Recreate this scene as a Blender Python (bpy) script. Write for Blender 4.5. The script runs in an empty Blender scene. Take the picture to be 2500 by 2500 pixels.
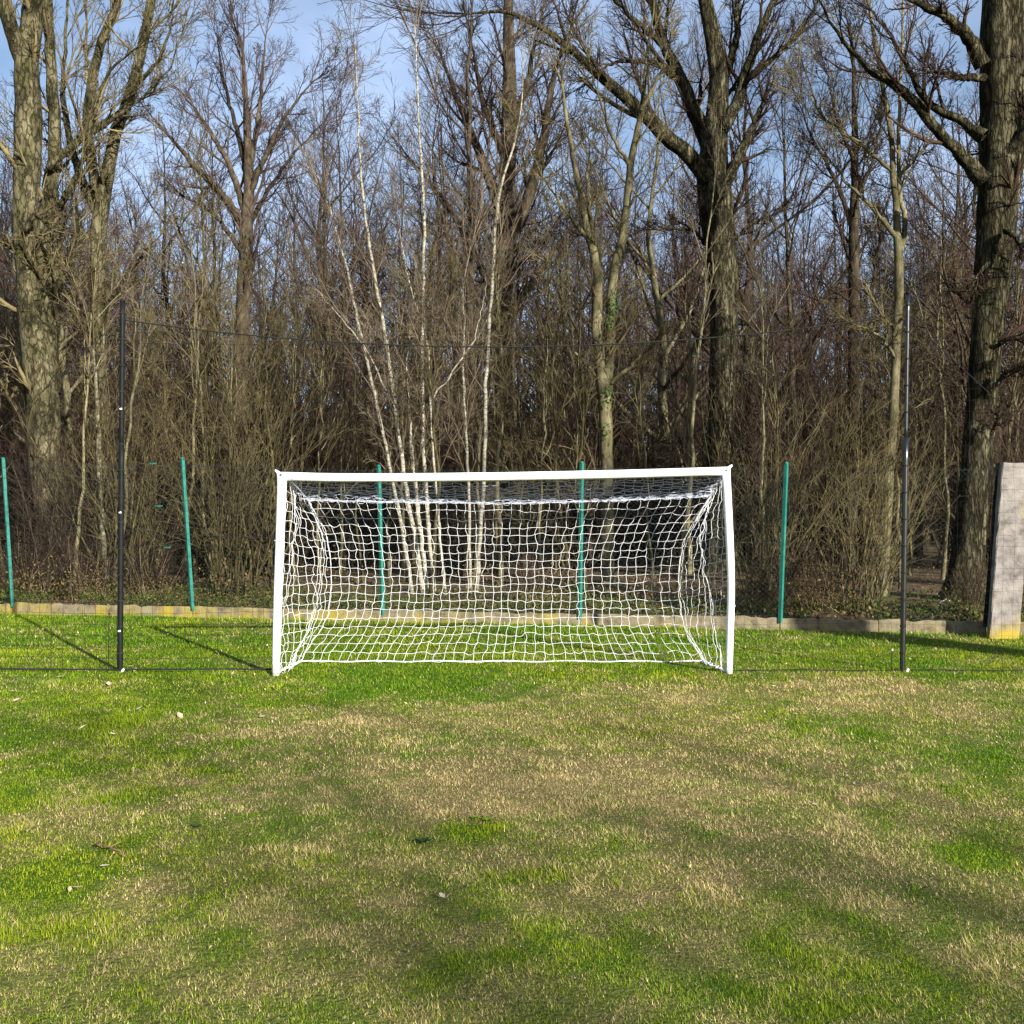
import bpy, math
import numpy as np
R = math.radians
scene = bpy.context.scene
COL = scene.collection

# ------------------------------------------------------------------ camera, world, sun, exposure
EYE = 1.6                       # eye height, camera looks level along +Y
FPX = 2475.0                    # focal length in pixels of the 2500 px photograph
cam_d = bpy.data.cameras.new('camera'); cam = bpy.data.objects.new('camera', cam_d); COL.objects.link(cam)
cam.location = (0, 0, EYE); cam.rotation_euler = (R(90), 0, 0)
cam_d.sensor_width = 36; cam_d.sensor_height = 36; cam_d.lens = 36 * FPX / 2500.0
cam_d.clip_start = 0.05; cam_d.clip_end = 3000
scene.camera = cam
SUN_EL = R(21.5); SUN_AZ = math.atan2(0.56, -0.83)      # direction to the sun: behind the camera, to the right
sdir = np.array([math.sin(SUN_AZ) * math.cos(SUN_EL), math.cos(SUN_AZ) * math.cos(SUN_EL), math.sin(SUN_EL)])
world = bpy.data.worlds.new('World'); scene.world = world; world.use_nodes = True
wn = world.node_tree; wn.nodes.clear()
sky = wn.nodes.new('ShaderNodeTexSky'); sky.sky_type = 'NISHITA'; sky.sun_disc = False
sky.sun_elevation = SUN_EL; sky.sun_rotation = SUN_AZ
sky.air_density = 1.0; sky.dust_density = 1.0; sky.ozone_density = 2.2
tc = wn.nodes.new('ShaderNodeTexCoord'); mp = wn.nodes.new('ShaderNodeMapping'); mp.inputs['Scale'].default_value = (1.6, 1.6, 3.2)
cn = wn.nodes.new('ShaderNodeTexNoise'); cn.inputs['Scale'].default_value = 2.3; cn.inputs['Detail'].default_value = 6; cn.inputs['Roughness'].default_value = 0.55
cr = wn.nodes.new('ShaderNodeMapRange'); cr.inputs[1].default_value = 0.36; cr.inputs[2].default_value = 0.72; cr.inputs[3].default_value = 0.08; cr.inputs[4].default_value = 0.62
mx = wn.nodes.new('ShaderNodeMix'); mx.data_type = 'RGBA'
mx.inputs['B'].default_value = (5.4, 6.6, 9.0, 1)
bg = wn.nodes.new('ShaderNodeBackground'); bg.inputs['Strength'].default_value = 0.062
wo = wn.nodes.new('ShaderNodeOutputWorld')
L = wn.links.new
L(tc.outputs['Generated'], mp.inputs['Vector']); L(mp.outputs['Vector'], cn.inputs['Vector'])
L(cn.outputs['Fac'], cr.inputs[0]); L(cr.outputs[0], mx.inputs['Factor']); L(sky.outputs[0], mx.inputs['A'])
L(mx.outputs['Result'], bg.inputs['Color']); L(bg.outputs[0], wo.inputs['Surface'])
sun_d = bpy.data.lights.new('sun', 'SUN'); sun_d.energy = 5.0; sun_d.angle = R(0.53); sun_d.color = (1.0, 0.955, 0.87)
sun = bpy.data.objects.new('sun', sun_d); COL.objects.link(sun); sun.location = (20, -30, 25)
from mathutils import Vector
sun.rotation_euler = Vector(tuple(-sdir)).to_track_quat('-Z', 'Y').to_euler()
scene.view_settings.view_transform = 'Standard'; scene.view_settings.look = 'None'
scene.view_settings.gamma = 1.0; scene.view_settings.use_curve_mapping = False
scene.view_settings.exposure = 1.38
scene.render.engine = 'CYCLES'
scene.cycles.max_bounces = 5; scene.cycles.diffuse_bounces = 2; scene.cycles.transparent_max_bounces = 4
scene.cycles.caustics_reflective = False; scene.cycles.caustics_refractive = False

def at(px, py, Y):              # photo pixel seen at distance Y -> place
    return np.array([(px - 1250) / FPX * Y, Y, EYE - (py - 1250) / FPX * Y])
def gp(px, py):                 # photo pixel of a ground point -> (x, y)
    Y = EYE * FPX / (py - 1250.0)
    return ((px - 1250) / FPX * Y, Y)

# ------------------------------------------------------------------ helpers
def link(o, parent=None):
    COL.objects.link(o)
    if parent is not None: o.parent = parent
    return o
def tag(o, label=None, cat=None, group=None, kind=None):
    if label: o['label'] = label
    if cat: o['category'] = cat
    if group: o['group'] = group
    if kind: o['kind'] = kind
    return o
def empty(name, loc=(0, 0, 0), rz=0.0):
    o = bpy.data.objects.new(name, None); o.location = loc; o.rotation_euler = (0, 0, rz); o.empty_display_size = 0.2
    return link(o)
class MB:                       # collects polygons, builds ONE mesh
    def __init__(s): s.v = []; s.f = {3: [], 4: []}; s.n = 0; s.c = []
    def add(s, verts, quads=None, tris=None, col=None):
        verts = np.asarray(verts, float).reshape(-1, 3)
        if quads is not None and len(quads): s.f[4].append(np.asarray(quads).reshape(-1, 4) + s.n)
        if tris is not None and len(tris): s.f[3].append(np.asarray(tris).reshape(-1, 3) + s.n)
        s.v.append(verts); s.n += len(verts)
        if col is not None: s.c.append(np.asarray(col, float).reshape(-1, 3))
        return s
    def mesh(s, name, mat=None, smooth=True):
        V = np.concatenate(s.v); q = np.concatenate(s.f[4]) if s.f[4] else np.zeros((0, 4), int)
        t = np.concatenate(s.f[3]) if s.f[3] else np.zeros((0, 3), int)
        me = bpy.data.meshes.new(name); me.vertices.add(len(V)); me.vertices.foreach_set('co', V.astype(np.float32).ravel())
        loops = np.concatenate([q.ravel(), t.ravel()]).astype(np.int32)
        me.loops.add(len(loops)); me.loops.foreach_set('vertex_index', loops)
        starts = np.concatenate([np.arange(len(q)) * 4, len(q) * 4 + np.arange(len(t)) * 3]).astype(np.int32)
        me.polygons.add(len(starts)); me.polygons.foreach_set('loop_start', starts)
        me.polygons.foreach_set('use_smooth', np.full(len(starts), smooth))
        if s.c:
            C = np.concatenate(s.c); C4 = np.ones((len(C), 4), np.float32); C4[:, :3] = C
            a = me.color_attributes.new('Col', 'FLOAT_COLOR', 'POINT'); a.data.foreach_set('color', C4.ravel())
        me.update(calc_edges=True); me.validate()
        if mat: me.materials.append(mat)
        return me
    def obj(s, name, mat, parent=None, smooth=True):
        return link(bpy.data.objects.new(name, s.mesh(name, mat, smooth)), parent)
def nrm(a): return a / np.maximum(np.linalg.norm(a, axis=-1, keepdims=True), 1e-9)
def tubes(mb, pts, rad, ns, wob=0.0, rng=None, cap=False):       # pts (N,K,3), rad (N,K)
    pts = np.asarray(pts, float); rad = np.asarray(rad, float)
    if pts.ndim == 2: pts = pts[None]; rad = np.broadcast_to(rad, pts.shape[:2])
    N, K, _ = pts.shape
    T = nrm(np.gradient(pts, axis=1)); D = nrm(pts[:, -1] - pts[:, 0])
    ref = np.zeros((N, 3)); ref[np.arange(N), np.argmin(np.abs(D), axis=1)] = 1.0
    U = nrm(np.cross(T, ref[:, None, :])); V = np.cross(T, U)
    a = np.arange(ns) * 2 * math.pi / ns
    r = rad[:, :, None] * np.ones(ns)
    if wob and rng is not None:
        w = rng.normal(0, 1, (N, K, ns)); w = (w + np.roll(w, 1, 1) + np.roll(w, -1, 1)) / 1.7
        r = r * (1 + wob * w)
    P = pts[:, :, None, :] + r[..., None] * (np.cos(a)[:, None] * U[:, :, None, :] + np.sin(a)[:, None] * V[:, :, None, :])
    i = np.arange(K - 1)[:, None]; j = np.arange(ns)[None]; j2 = (j + 1) % ns
    q = np.stack([i * ns + j, i * ns + j2, (i + 1) * ns + j2, (i + 1) * ns + j], -1).reshape(-1, 4)
    Q = (q[None] + (np.arange(N) * K * ns)[:, None, None]).reshape(-1, 4)
    verts = P.reshape(-1, 3); tris = None
    if cap:
        c0 = pts[:, 0]; c1 = pts[:, -1]; b = N * K * ns; tl = []
        for n in range(N):
            for k in range(ns):
                k2 = (k + 1) % ns
                tl.append((b + n, n * K * ns + k2, n * K * ns + k)); tl.append((b + N + n, n * K * ns + (K - 1) * ns + k, n * K * ns + (K - 1) * ns + k2))
        verts = np.concatenate([verts, c0, c1]); tris = tl
    mb.add(verts, Q, tris)
    return mb
def box(mb, lo, hi):
    x0, y0, z0 = lo; x1, y1, z1 = hi
    v = [(x0, y0, z0), (x1, y0, z0), (x1, y1, z0), (x0, y1, z0), (x0, y0, z1), (x1, y0, z1), (x1, y1, z1), (x0, y1, z1)]
    return mb.add(v, [(0, 3, 2, 1), (4, 5, 6, 7), (0, 1, 5, 4), (1, 2, 6, 5), (2, 3, 7, 6), (3, 0, 4, 7)])
def resample(p, K):
    p = np.asarray(p, float); s = np.concatenate([[0], np.cumsum(np.linalg.norm(np.diff(p[:, :3], axis=0), axis=1))])
    u = np.linspace(0, s[-1], K)
    out = np.stack([np.interp(u, s, p[:, i]) for i in range(p.shape[1])], 1)
    k = out.copy(); k[1:-1] = (out[:-2] + 2 * out[1:-1] + out[2:]) / 4; k2 = k.copy(); k2[1:-1] = (k[:-2] + 2 * k[1:-1] + k[2:]) / 4
    return k2
def vnoise(x, y, sc, seed):
    x = np.asarray(x) / sc + seed * 17.3; y = np.asarray(y) / sc + seed * 9.1
    xi = np.floor(x).astype(np.int64); yi = np.floor(y).astype(np.int64); fx = x - xi; fy = y - yi
    fx = fx * fx * (3 - 2 * fx); fy = fy * fy * (3 - 2 * fy)
    def h(i, j):
        n = (i * 374761393 + j * 668265263 + seed * 1442695041) & 0x7fffffff
        n = ((n ^ (n >> 13)) * 1274126177) & 0x7fffffff
        return ((n ^ (n >> 16)) & 0xffff) / 65535.0
    return (h(xi, yi) * (1 - fx) + h(xi + 1, yi) * fx) * (1 - fy) + (h(xi, yi + 1) * (1 - fx) + h(xi + 1, yi + 1) * fx) * fy
def fbm(x, y, sc, seed, oct=3):
    t = 0; a = 1; s = 0
    for o in range(oct): t = t + a * vnoise(x, y, sc / 2 ** o, seed + o); s += a; a *= .5
    return t / s
def sstep(a, b, x): t = np.clip((x - a) / (b - a), 0, 1); return t * t * (3 - 2 * t)

# ------------------------------------------------------------------ materials
def new_mat(name):
    m = bpy.data.materials.new(name); m.use_nodes = True; nt = m.node_tree
    b = nt.nodes['Principled BSDF']; b.inputs['Roughness'].default_value = 0.85
    b.inputs['Specular IOR Level'].default_value = 0.06
    return m, nt, b
def noise_mat(name, cols, scale=(1, 1, 1), nscale=5, detail=6, rough=0.85, bump=0.0, bscale=None, pos=(0.3, 0.5, 0.7), vary=0.0, spec=0.06, coord='Object', bdist=0.02):
    m, nt, b = new_mat(name); N = nt.nodes.new; Lk = nt.links.new
    t = N('ShaderNodeTexCoord'); mpp = N('ShaderNodeMapping'); mpp.inputs['Scale'].default_value = scale
    Lk(t.outputs[coord], mpp.inputs['Vector'])
    n = N('ShaderNodeTexNoise'); n.inputs['Scale'].default_value = nscale; n.inputs['Detail'].default_value = detail; n.inputs['Roughness'].default_value = 0.65
    Lk(mpp.outputs[0], n.inputs['Vector'])
    r = N('ShaderNodeValToRGB'); e = r.color_ramp.elements
    while len(e) < len(cols): e.new(0.5)
    for i, c in enumerate(cols): e[i].position = pos[i] if len(pos) == len(cols) else i / (len(cols) - 1); e[i].color = (*c, 1)
    Lk(n.outputs['Fac'], r.inputs[0]); out = r.outputs[0]
    if vary:
        oi = N('ShaderNodeObjectInfo'); hs = N('ShaderNodeHueSaturation'); mr = N('ShaderNodeMapRange')
        mr.inputs[3].default_value = 1 - vary; mr.inputs[4].default_value = 1 + vary
        Lk(oi.outputs['Random'], mr.inputs[0]); Lk(mr.outputs[0], hs.inputs['Value']); Lk(out, hs.inputs['Color']); out = hs.outputs[0]
    Lk(out, b.inputs['Base Color']); b.inputs['Roughness'].default_value = rough; b.inputs['Specular IOR Level'].default_value = spec
    if bump:
        n2 = N('ShaderNodeTexNoise'); n2.inputs['Scale'].default_value = bscale or nscale * 3; n2.inputs['Detail'].default_value = 5
        Lk(mpp.outputs[0], n2.inputs['Vector']); bp = N('ShaderNodeBump'); bp.inputs['Strength'].default_value = bump; bp.inputs['Distance'].default_value = bdist
        Lk(n2.outputs['Fac'], bp.inputs['Height']); Lk(bp.outputs[0], b.inputs['Normal'])
    m['ramp_out'] = ''
    return m
M = {}
def bark_mat(name, dark, mid, light, sc, vs, crack=.06, vary=.1, depth=.03, moss=None, cmix=.6):
    m, nt, b = new_mat(name); N = nt.nodes.new; Lk = nt.links.new
    t = N('ShaderNodeTexCoord'); mpp = N('ShaderNodeMapping'); mpp.inputs['Scale'].default_value = (sc, sc, sc * vs); Lk(t.outputs['Object'], mpp.inputs['Vector'])
    nz = N('ShaderNodeTexNoise'); nz.inputs['Scale'].default_value = 1.3; nz.inputs['Detail'].default_value = 5; Lk(mpp.outputs[0], nz.inputs['Vector'])
    mv = N('ShaderNodeVectorMath'); mv.operation = 'MULTIPLY_ADD'; mv.inputs[1].default_value = (2.2, 2.2, 1.6); Lk(nz.outputs['Color'], mv.inputs[0]); Lk(mpp.outputs[0], mv.inputs[2])
    vo = N('ShaderNodeTexVoronoi'); vo.feature = 'DISTANCE_TO_EDGE'; vo.inputs['Scale'].default_value = 1.0; Lk(mv.outputs[0], vo.inputs['Vector'])
    ck = N('ShaderNodeMapRange'); ck.inputs[1].default_value = 0.0; ck.inputs[2].default_value = crack * 3; Lk(vo.outputs['Distance'], ck.inputs[0])
    n2 = N('ShaderNodeTexNoise'); n2.inputs['Scale'].default_value = .42; n2.inputs['Detail'].default_value = 10; n2.inputs['Roughness'].default_value = .78; Lk(mpp.outputs[0], n2.inputs['Vector'])
    r = N('ShaderNodeValToRGB'); e = r.color_ramp.elements; e.new(.5)
    for i, (p, c) in enumerate(((.40, dark), (.5, mid), (.62, light))): e[i].position = p; e[i].color = (*c, 1)
    Lk(n2.outputs['Fac'], r.inputs[0]); out = r.outputs[0]
    if moss:
        n3 = N('ShaderNodeTexNoise'); n3.inputs['Scale'].default_value = .9; n3.inputs['Detail'].default_value = 7; n3.inputs['Roughness'].default_value = .7; Lk(mpp.outputs[0], n3.inputs['Vector'])
        mr3 = N('ShaderNodeMapRange'); mr3.inputs[1].default_value = .54; mr3.inputs[2].default_value = .66; mr3.inputs[4].default_value = .85; Lk(n3.outputs['Fac'], mr3.inputs[0])
        m3 = N('ShaderNodeMix'); m3.data_type = 'RGBA'; Lk(mr3.outputs[0], m3.inputs['Factor']); Lk(out, m3.inputs['A']); m3.inputs['B'].default_value = (*moss, 1); out = m3.outputs['Result']
    mc = N('ShaderNodeMix'); mc.data_type = 'RGBA'; mc.inputs['A'].default_value = (dark[0] * .6, dark[1] * .6, dark[2] * .6, 1); ck.inputs[3].default_value = 1 - cmix; Lk(ck.outputs[0], mc.inputs['Factor']); Lk(out, mc.inputs['B'])
    oi = N('ShaderNodeObjectInfo'); hs = N('ShaderNodeHueSaturation'); mr = N('ShaderNodeMapRange'); mr.inputs[3].default_value = 1 - vary; mr.inputs[4].default_value = 1 + vary
    Lk(oi.outputs['Random'], mr.inputs[0]); Lk(mr.outputs[0], hs.inputs['Value']); Lk(mc.outputs['Result'], hs.inputs['Color']); Lk(hs.outputs[0], b.inputs['Base Color'])
    b.inputs['Roughness'].default_value = .95; b.inputs['Specular IOR Level'].default_value = .04
    ad = N('ShaderNodeMath'); ad.operation = 'MULTIPLY_ADD'; ad.inputs[1].default_value = .6; Lk(n2.outputs['Fac'], ad.inputs[0]); Lk(ck.outputs[0], ad.inputs[2])
    bp = N('ShaderNodeBump'); bp.inputs['Strength'].default_value = 1.0; bp.inputs['Distance'].default_value = depth; Lk(ad.outputs[0], bp.inputs['Height']); Lk(bp.outputs[0], b.inputs['Normal'])
    return m
M['oak_bark'] = bark_mat('oak_bark', (.016, .014, .009), (.055, .048, .027), (.14, .125, .078), 14, .2, .06, .1, .06, (.048, .05, .013), .8)
M['ash_bark'] = bark_mat('ash_bark', (.018, .016, .009), (.064, .056, .03), (.135, .118, .07), 9, .4, .04, .08, .035, (.048, .052, .013), .65)
M['grey_bark'] = bark_mat('grey_bark', (.04, .035, .018), (.115, .10, .055), (.185, .162, .095), 9, .4, .02, .25, .012, (.075, .075, .02), .35)
M['birch_bark'] = noise_mat('birch_bark', [(.045, .038, .027), (.215, .195, .145), (.35, .325, .25)], (3, 3, 9), 2.6, 6, .8, .3, 9, vary=.12, pos=(.36, .47, .66))
M['pale_bark'] = noise_mat('pale_bark', [(.03, .027, .017), (.105, .095, .062), (.19, .175, .12)], (3, 3, 5), 3, 6, .9, .3, 9, pos=(.36, .5, .64))
M['mossy_stem'] = noise_mat('mossy_stem', [(.014, .011, .006), (.056, .047, .02), (.125, .107, .047)], (3, 3, 1.5), 4, 6, .95, .4, vary=.45)
M['wood_bark'] = noise_mat('wood_bark', [(.012, .009, .0065), (.04, .031, .021), (.085, .068, .044)], (3, 3, 1), 3, 5, .95, .4, vary=.35)
M['twig'] = noise_mat('twig', [(.012, .0075, .0055), (.036, .023, .016), (.08, .053, .036)], (1, 1, 1), 1.3, 3, .9, vary=.4)
M['far_twig'] = noise_mat('far_twig', [(.011, .007, .005), (.029, .019, .0135), (.055, .038, .026)], (1, 1, 1), .6, 4, .9)
M['twig_olive'] = noise_mat('twig_olive', [(.032, .024, .012), (.085, .068, .034), (.16, .133, .068)], (1, 1, 1), 1.5, 3, .9, vary=.25)
M['twig_purple'] = noise_mat('twig_purple', [(.026, .018, .016), (.056, .039, .033), (.098, .070, .057)], (1, 1, 1), 1.0, 3, .9, vary=.2)
M['birch_twig'] = noise_mat('birch_twig', [(.05, .036, .026), (.10, .077, .052), (.18, .146, .10)], (1, 1, 1), 1.3, 3, .9, vary=.1)
M['white_paint'] = noise_mat('white_paint', [(.70, .69, .66), (.80, .80, .78), (.83, .83, .82)], (1, 1, 1), 7, 5, .45, .05, spec=.5, pos=(.25, .4, .7))
def dirty_white():
    m = M['white_paint']; nt = m.node_tree; N = nt.nodes.new; Lk = nt.links.new; b = nt.nodes['Principled BSDF']; src = b.inputs['Base Color'].links[0].from_socket
    t = N('ShaderNodeTexCoord'); sx = N('ShaderNodeSeparateXYZ'); Lk(t.outputs['Object'], sx.inputs[0]); n = N('ShaderNodeTexNoise'); n.inputs['Scale'].default_value = 26; n.inputs['Detail'].default_value = 6; Lk(t.outputs['Object'], n.inputs['Vector'])
    mr = N('ShaderNodeMapRange'); mr.inputs[1].default_value = .0; mr.inputs[2].default_value = .32; mr.inputs[3].default_value = .32; mr.inputs[4].default_value = -.08; Lk(sx.outputs['Z'], mr.inputs[0])
    ad = N('ShaderNodeMath'); ad.operation = 'ADD'; Lk(n.outputs['Fac'], ad.inputs[0]); Lk(mr.outputs[0], ad.inputs[1]); st = N('ShaderNodeMapRange'); st.inputs[1].default_value = .60; st.inputs[2].default_value = .85; st.inputs[4].default_value = .75; Lk(ad.outputs[0], st.inputs[0])
    mxx = N('ShaderNodeMix'); mxx.data_type = 'RGBA'; Lk(st.outputs[0], mxx.inputs['Factor']); Lk(src, mxx.inputs['A']); mxx.inputs['B'].default_value = (.22, .18, .10, 1); Lk(mxx.outputs['Result'], b.inputs['Base Color'])
dirty_white()
M['white_cord'] = noise_mat('white_cord', [(.52, .52, .53), (.72, .72, .72)], (1, 1, 1), 30, 3, .7, pos=(.3, .6))
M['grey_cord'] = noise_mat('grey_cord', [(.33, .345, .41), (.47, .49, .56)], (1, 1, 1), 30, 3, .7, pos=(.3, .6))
M['black_cord'] = noise_mat('black_cord', [(.010, .011, .010), (.022, .022, .02)], (1, 1, 1), 30, 3, .8, pos=(.3, .6))
M['green_paint'] = noise_mat('green_paint', [(.006, .075, .058), (.009, .118, .09), (.028, .145, .11)], (1, 1, 1), 9, 5, .55, .08, spec=.3, pos=(.3, .5, .75))
M['pole_matt'] = noise_mat('pole_matt', [(.003, .004, .004), (.008, .009, .009)], (1, 1, 1), 14, 5, .6, .05, spec=.15, pos=(.35, .7))
M['pole_gloss'] = noise_mat('pole_gloss', [(.003, .004, .004), (.008, .008, .009)], (1, 1, 1), 14, 5, .30, .02, spec=.8, pos=(.35, .7))
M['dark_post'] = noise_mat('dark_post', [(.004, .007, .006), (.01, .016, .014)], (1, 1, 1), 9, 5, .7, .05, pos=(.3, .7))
M['wire'] = noise_mat('wire', [(.015, .024, .02), (.032, .045, .04)], (1, 1, 1), 12, 3, .6, pos=(.3, .7), spec=.2)
M['tie'] = noise_mat('tie', [(.7, .7, .68), (.8, .8, .78)], (1, 1, 1), 12, 3, .4, pos=(.3, .7))
M['soil'] = noise_mat('soil', [(.035, .026, .015), (.09, .065, .038), (.15, .105, .06)], (1, 1, 1), 6, 8, .95, .6, 25, coord='Object')
M['dead_leaf'] = noise_mat('dead_leaf', [(.22, .14, .075), (.42, .31, .20), (.56, .46, .34)], (1, 1, 1), 14, 4, .8, vary=.3)
M['white_leaf'] = noise_mat('white_leaf', [(.30, .24, .17), (.44, .37, .28), (.54, .48, .39)], (1, 1, 1), 14, 4, .8, vary=.15)
M['cane'] = noise_mat('cane', [(.14, .10, .055), (.30, .24, .15)], (1, 1, 1), 3, 4, .85, pos=(.3, .7), vary=.2)
M['pale_cane'] = noise_mat('pale_cane', [(.48, .43, .34), (.66, .61, .52)], (1, 1, 1), 9, 4, .8, pos=(.3, .7))
M['brown_stick'] = noise_mat('brown_stick', [(.13, .07, .035), (.26, .16, .09)], (1, 1, 1), 12, 4, .85, pos=(.3, .7))
def concrete(name, base, lichen_z, amt, by_x=0.0):
    m, nt, b = new_mat(name); N = nt.nodes.new; Lk = nt.links.new
    t = N('ShaderNodeTexCoord')
    n = N('ShaderNodeTexNoise'); n.inputs['Scale'].default_value = 9; n.inputs['Detail'].default_value = 8; Lk(t.outputs['Object'], n.inputs['Vector'])
    r = N('ShaderNodeValToRGB'); e = r.color_ramp.elements; e.new(.5)
    for i, (p, k) in enumerate(((.3, .45), (.5, .9), (.7, 1.2))): e[i].position = p; e[i].color = (base[0] * k, base[1] * k, base[2] * k, 1)
    Lk(n.outputs['Fac'], r.inputs[0])
    mpp = N('ShaderNodeMapping'); mpp.inputs['Scale'].default_value = (1, 1, .6); Lk(t.outputs['Object'], mpp.inputs['Vector'])
    n2 = N('ShaderNodeTexNoise'); n2.inputs['Scale'].default_value = 2.6; n2.inputs['Detail'].default_value = 7; n2.inputs['Roughness'].default_value = .7; Lk(mpp.outputs[0], n2.inputs['Vector'])
    sx = N('ShaderNodeSeparateXYZ'); Lk(t.outputs['Object'], sx.inputs[0])
    mr = N('ShaderNodeMapRange'); mr.inputs[1].default_value = lichen_z[0]; mr.inputs[2].default_value = lichen_z[1]; mr.inputs[3].default_value = amt; mr.inputs[4].default_value = 0.0
    Lk(sx.outputs['Z'], mr.inputs[0])
    ad = N('ShaderNodeMath'); ad.operation = 'ADD'; Lk(n2.outputs['Fac'], ad.inputs[0]); Lk(mr.outputs[0], ad.inputs[1])
    if by_x:
        mr5 = N('ShaderNodeMapRange'); mr5.inputs[1].default_value = -3; mr5.inputs[2].default_value = 3.5; mr5.inputs[3].default_value = 0.0; mr5.inputs[4].default_value = by_x; Lk(sx.outputs['X'], mr5.inputs[0])
        ad5 = N('ShaderNodeMath'); ad5.operation = 'ADD'; Lk(ad.outputs[0], ad5.inputs[0]); Lk(mr5.outputs[0], ad5.inputs[1]); ad = ad5
    st = N('ShaderNodeMapRange'); st.inputs[1].default_value = .57; st.inputs[2].default_value = .78; Lk(ad.outputs[0], st.inputs[0])
    mxx = N('ShaderNodeMix'); mxx.data_type = 'RGBA'; Lk(st.outputs[0], mxx.inputs['Factor']); Lk(r.outputs[0], mxx.inputs['A']); mxx.inputs['B'].default_value = (.27, .205, .03, 1)
    Lk(mxx.outputs['Result'], b.inputs['Base Color']); b.inputs['Roughness'].default_value = .95
    bp = N('ShaderNodeBump'); bp.inputs['Strength'].default_value = .7; bp.inputs['Distance'].default_value = .012
    n3 = N('ShaderNodeTexNoise'); n3.inputs['Scale'].default_value = 45; n3.inputs['Detail'].default_value = 5; Lk(t.outputs['Object'], n3.inputs['Vector'])
    Lk(n3.outputs['Fac'], bp.inputs['Height']); Lk(bp.outputs[0], b.inputs['Normal'])
    return m
M['pillar'] = concrete('pillar', (.19, .17, .153), (0.02, 0.36), .27)
M['kerb'] = concrete('kerb', (.17, .143, .09), (-.2, .5), .20, -.13)
def leafy(name, transl):                       # colour from the mesh itself (each blade or leaf its own tint)
    m, nt, b = new_mat(name); N = nt.nodes.new; Lk = nt.links.new
    a = N('ShaderNodeAttribute'); a.attribute_name = 'Col'; Lk(a.outputs['Color'], b.inputs['Base Color'])
    b.inputs['Roughness'].default_value = .8; b.inputs['Specular IOR Level'].default_value = .03
    tr = N('ShaderNodeBsdfTranslucent'); Lk(a.outputs['Color'], tr.inputs['Color'])
    ms = N('ShaderNodeMixShader'); ms.inputs[0].default_value = transl; Lk(b.outputs[0], ms.inputs[1]); Lk(tr.outputs[0], ms.inputs[2])
    Lk(ms.outputs[0], nt.nodes['Material Output'].inputs['Surface'])
    return m
M['blade'] = leafy('blade', .28); M['leaf'] = leafy('leaf', .2)
def turf_mat():
    m, nt, b = new_mat('turf'); N = nt.nodes.new; Lk = nt.links.new
    a = N('ShaderNodeAttribute'); a.attribute_name = 'Col'
    t = N('ShaderNodeTexCoord'); n = N('ShaderNodeTexNoise'); n.inputs['Scale'].default_value = 55; n.inputs['Detail'].default_value = 6; Lk(t.outputs['Object'], n.inputs['Vector'])
    mr = N('ShaderNodeMapRange'); mr.inputs[1].default_value = .3; mr.inputs[2].default_value = .7; mr.inputs[3].default_value = .55; mr.inputs[4].default_value = 1.25; Lk(n.outputs['Fac'], mr.inputs[0])
    hs = N('ShaderNodeHueSaturation'); Lk(a.outputs['Color'], hs.inputs['Color']); Lk(mr.outputs[0], hs.inputs['Value'])
    Lk(hs.outputs[0], b.inputs['Base Color']); b.inputs['Roughness'].default_value = .95
    bp = N('ShaderNodeBump'); bp.inputs['Strength'].default_value = .8; bp.inputs['Distance'].default_value = .02; Lk(n.outputs['Fac'], bp.inputs['Height']); Lk(bp.outputs[0], b.inputs['Normal'])
    return m
M['turf'] = turf_mat()

# ------------------------------------------------------------------ ground: lawn, woodland floor
KX0, KY0, KX1, KY1 = -7.9, 16.05, 6.3, 13.3               # line of the concrete edging under the fence
KS = (KY1 - KY0) / (KX1 - KX0)
def kerb_y(x): return KY0 + KS * (np.asarray(x) - KX0)
# dry (straw) against green: blobs at ground places, (photo px, py, half-width px, half-height px, dryness)
BLOBS = [(1350, 1850, 620, 110, .30), (1500, 1930, 420, 90, .25), (2150, 1700, 230, 55, .35), (1050, 1960, 380, 70, .16), (850, 1760, 250, 45, .15),
         (150, 1760, 380, 110, -.55), (60, 1900, 260, 70, -.25), (130, 2120, 190, 95, -.65), (500, 1900, 180, 60, -.10),
         (1185, 2012, 62, 24, -1.1), (1460, 1790, 230, 40, -.25), (1120, 1815, 180, 30, -.30), (2380, 1830, 190, 70, -.22), (2060, 1790, 140, 35, -.4),
         (2430, 2090, 90, 60, -.6), (1000, 1675, 400, 40, -.42), (1470, 2260, 90, 45, -.28), (1180, 2350, 90, 45, -.25), (640, 2050, 70, 35, -.35),
         (460, 2370, 90, 50, -.3), (1930, 2300, 90, 40, -.3), (2270, 2310, 60, 35, -.4), (270, 2000, 130, 45, .25), (260, 2150, 90, 40, .45),
         (1750, 2150, 350, 120, .15), (700, 2250, 350, 120, .08), (1700, 1690, 200, 25, .15), (600, 2100, 130, 60, -.15), (950, 2460, 120, 50, -.2), (2150, 2450, 120, 60, -.18)]
BL = []
for (px, py, hw, hh, a) in BLOBS:
    c = gp(px, py); e = gp(px + hw, py); n0 = gp(px, py - hh); n1 = gp(px, py + hh)
    BL.append((c[0], (n0[1] + n1[1]) / 2, abs(e[0] - c[0]), abs(n0[1] - n1[1]) / 2, a))
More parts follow.
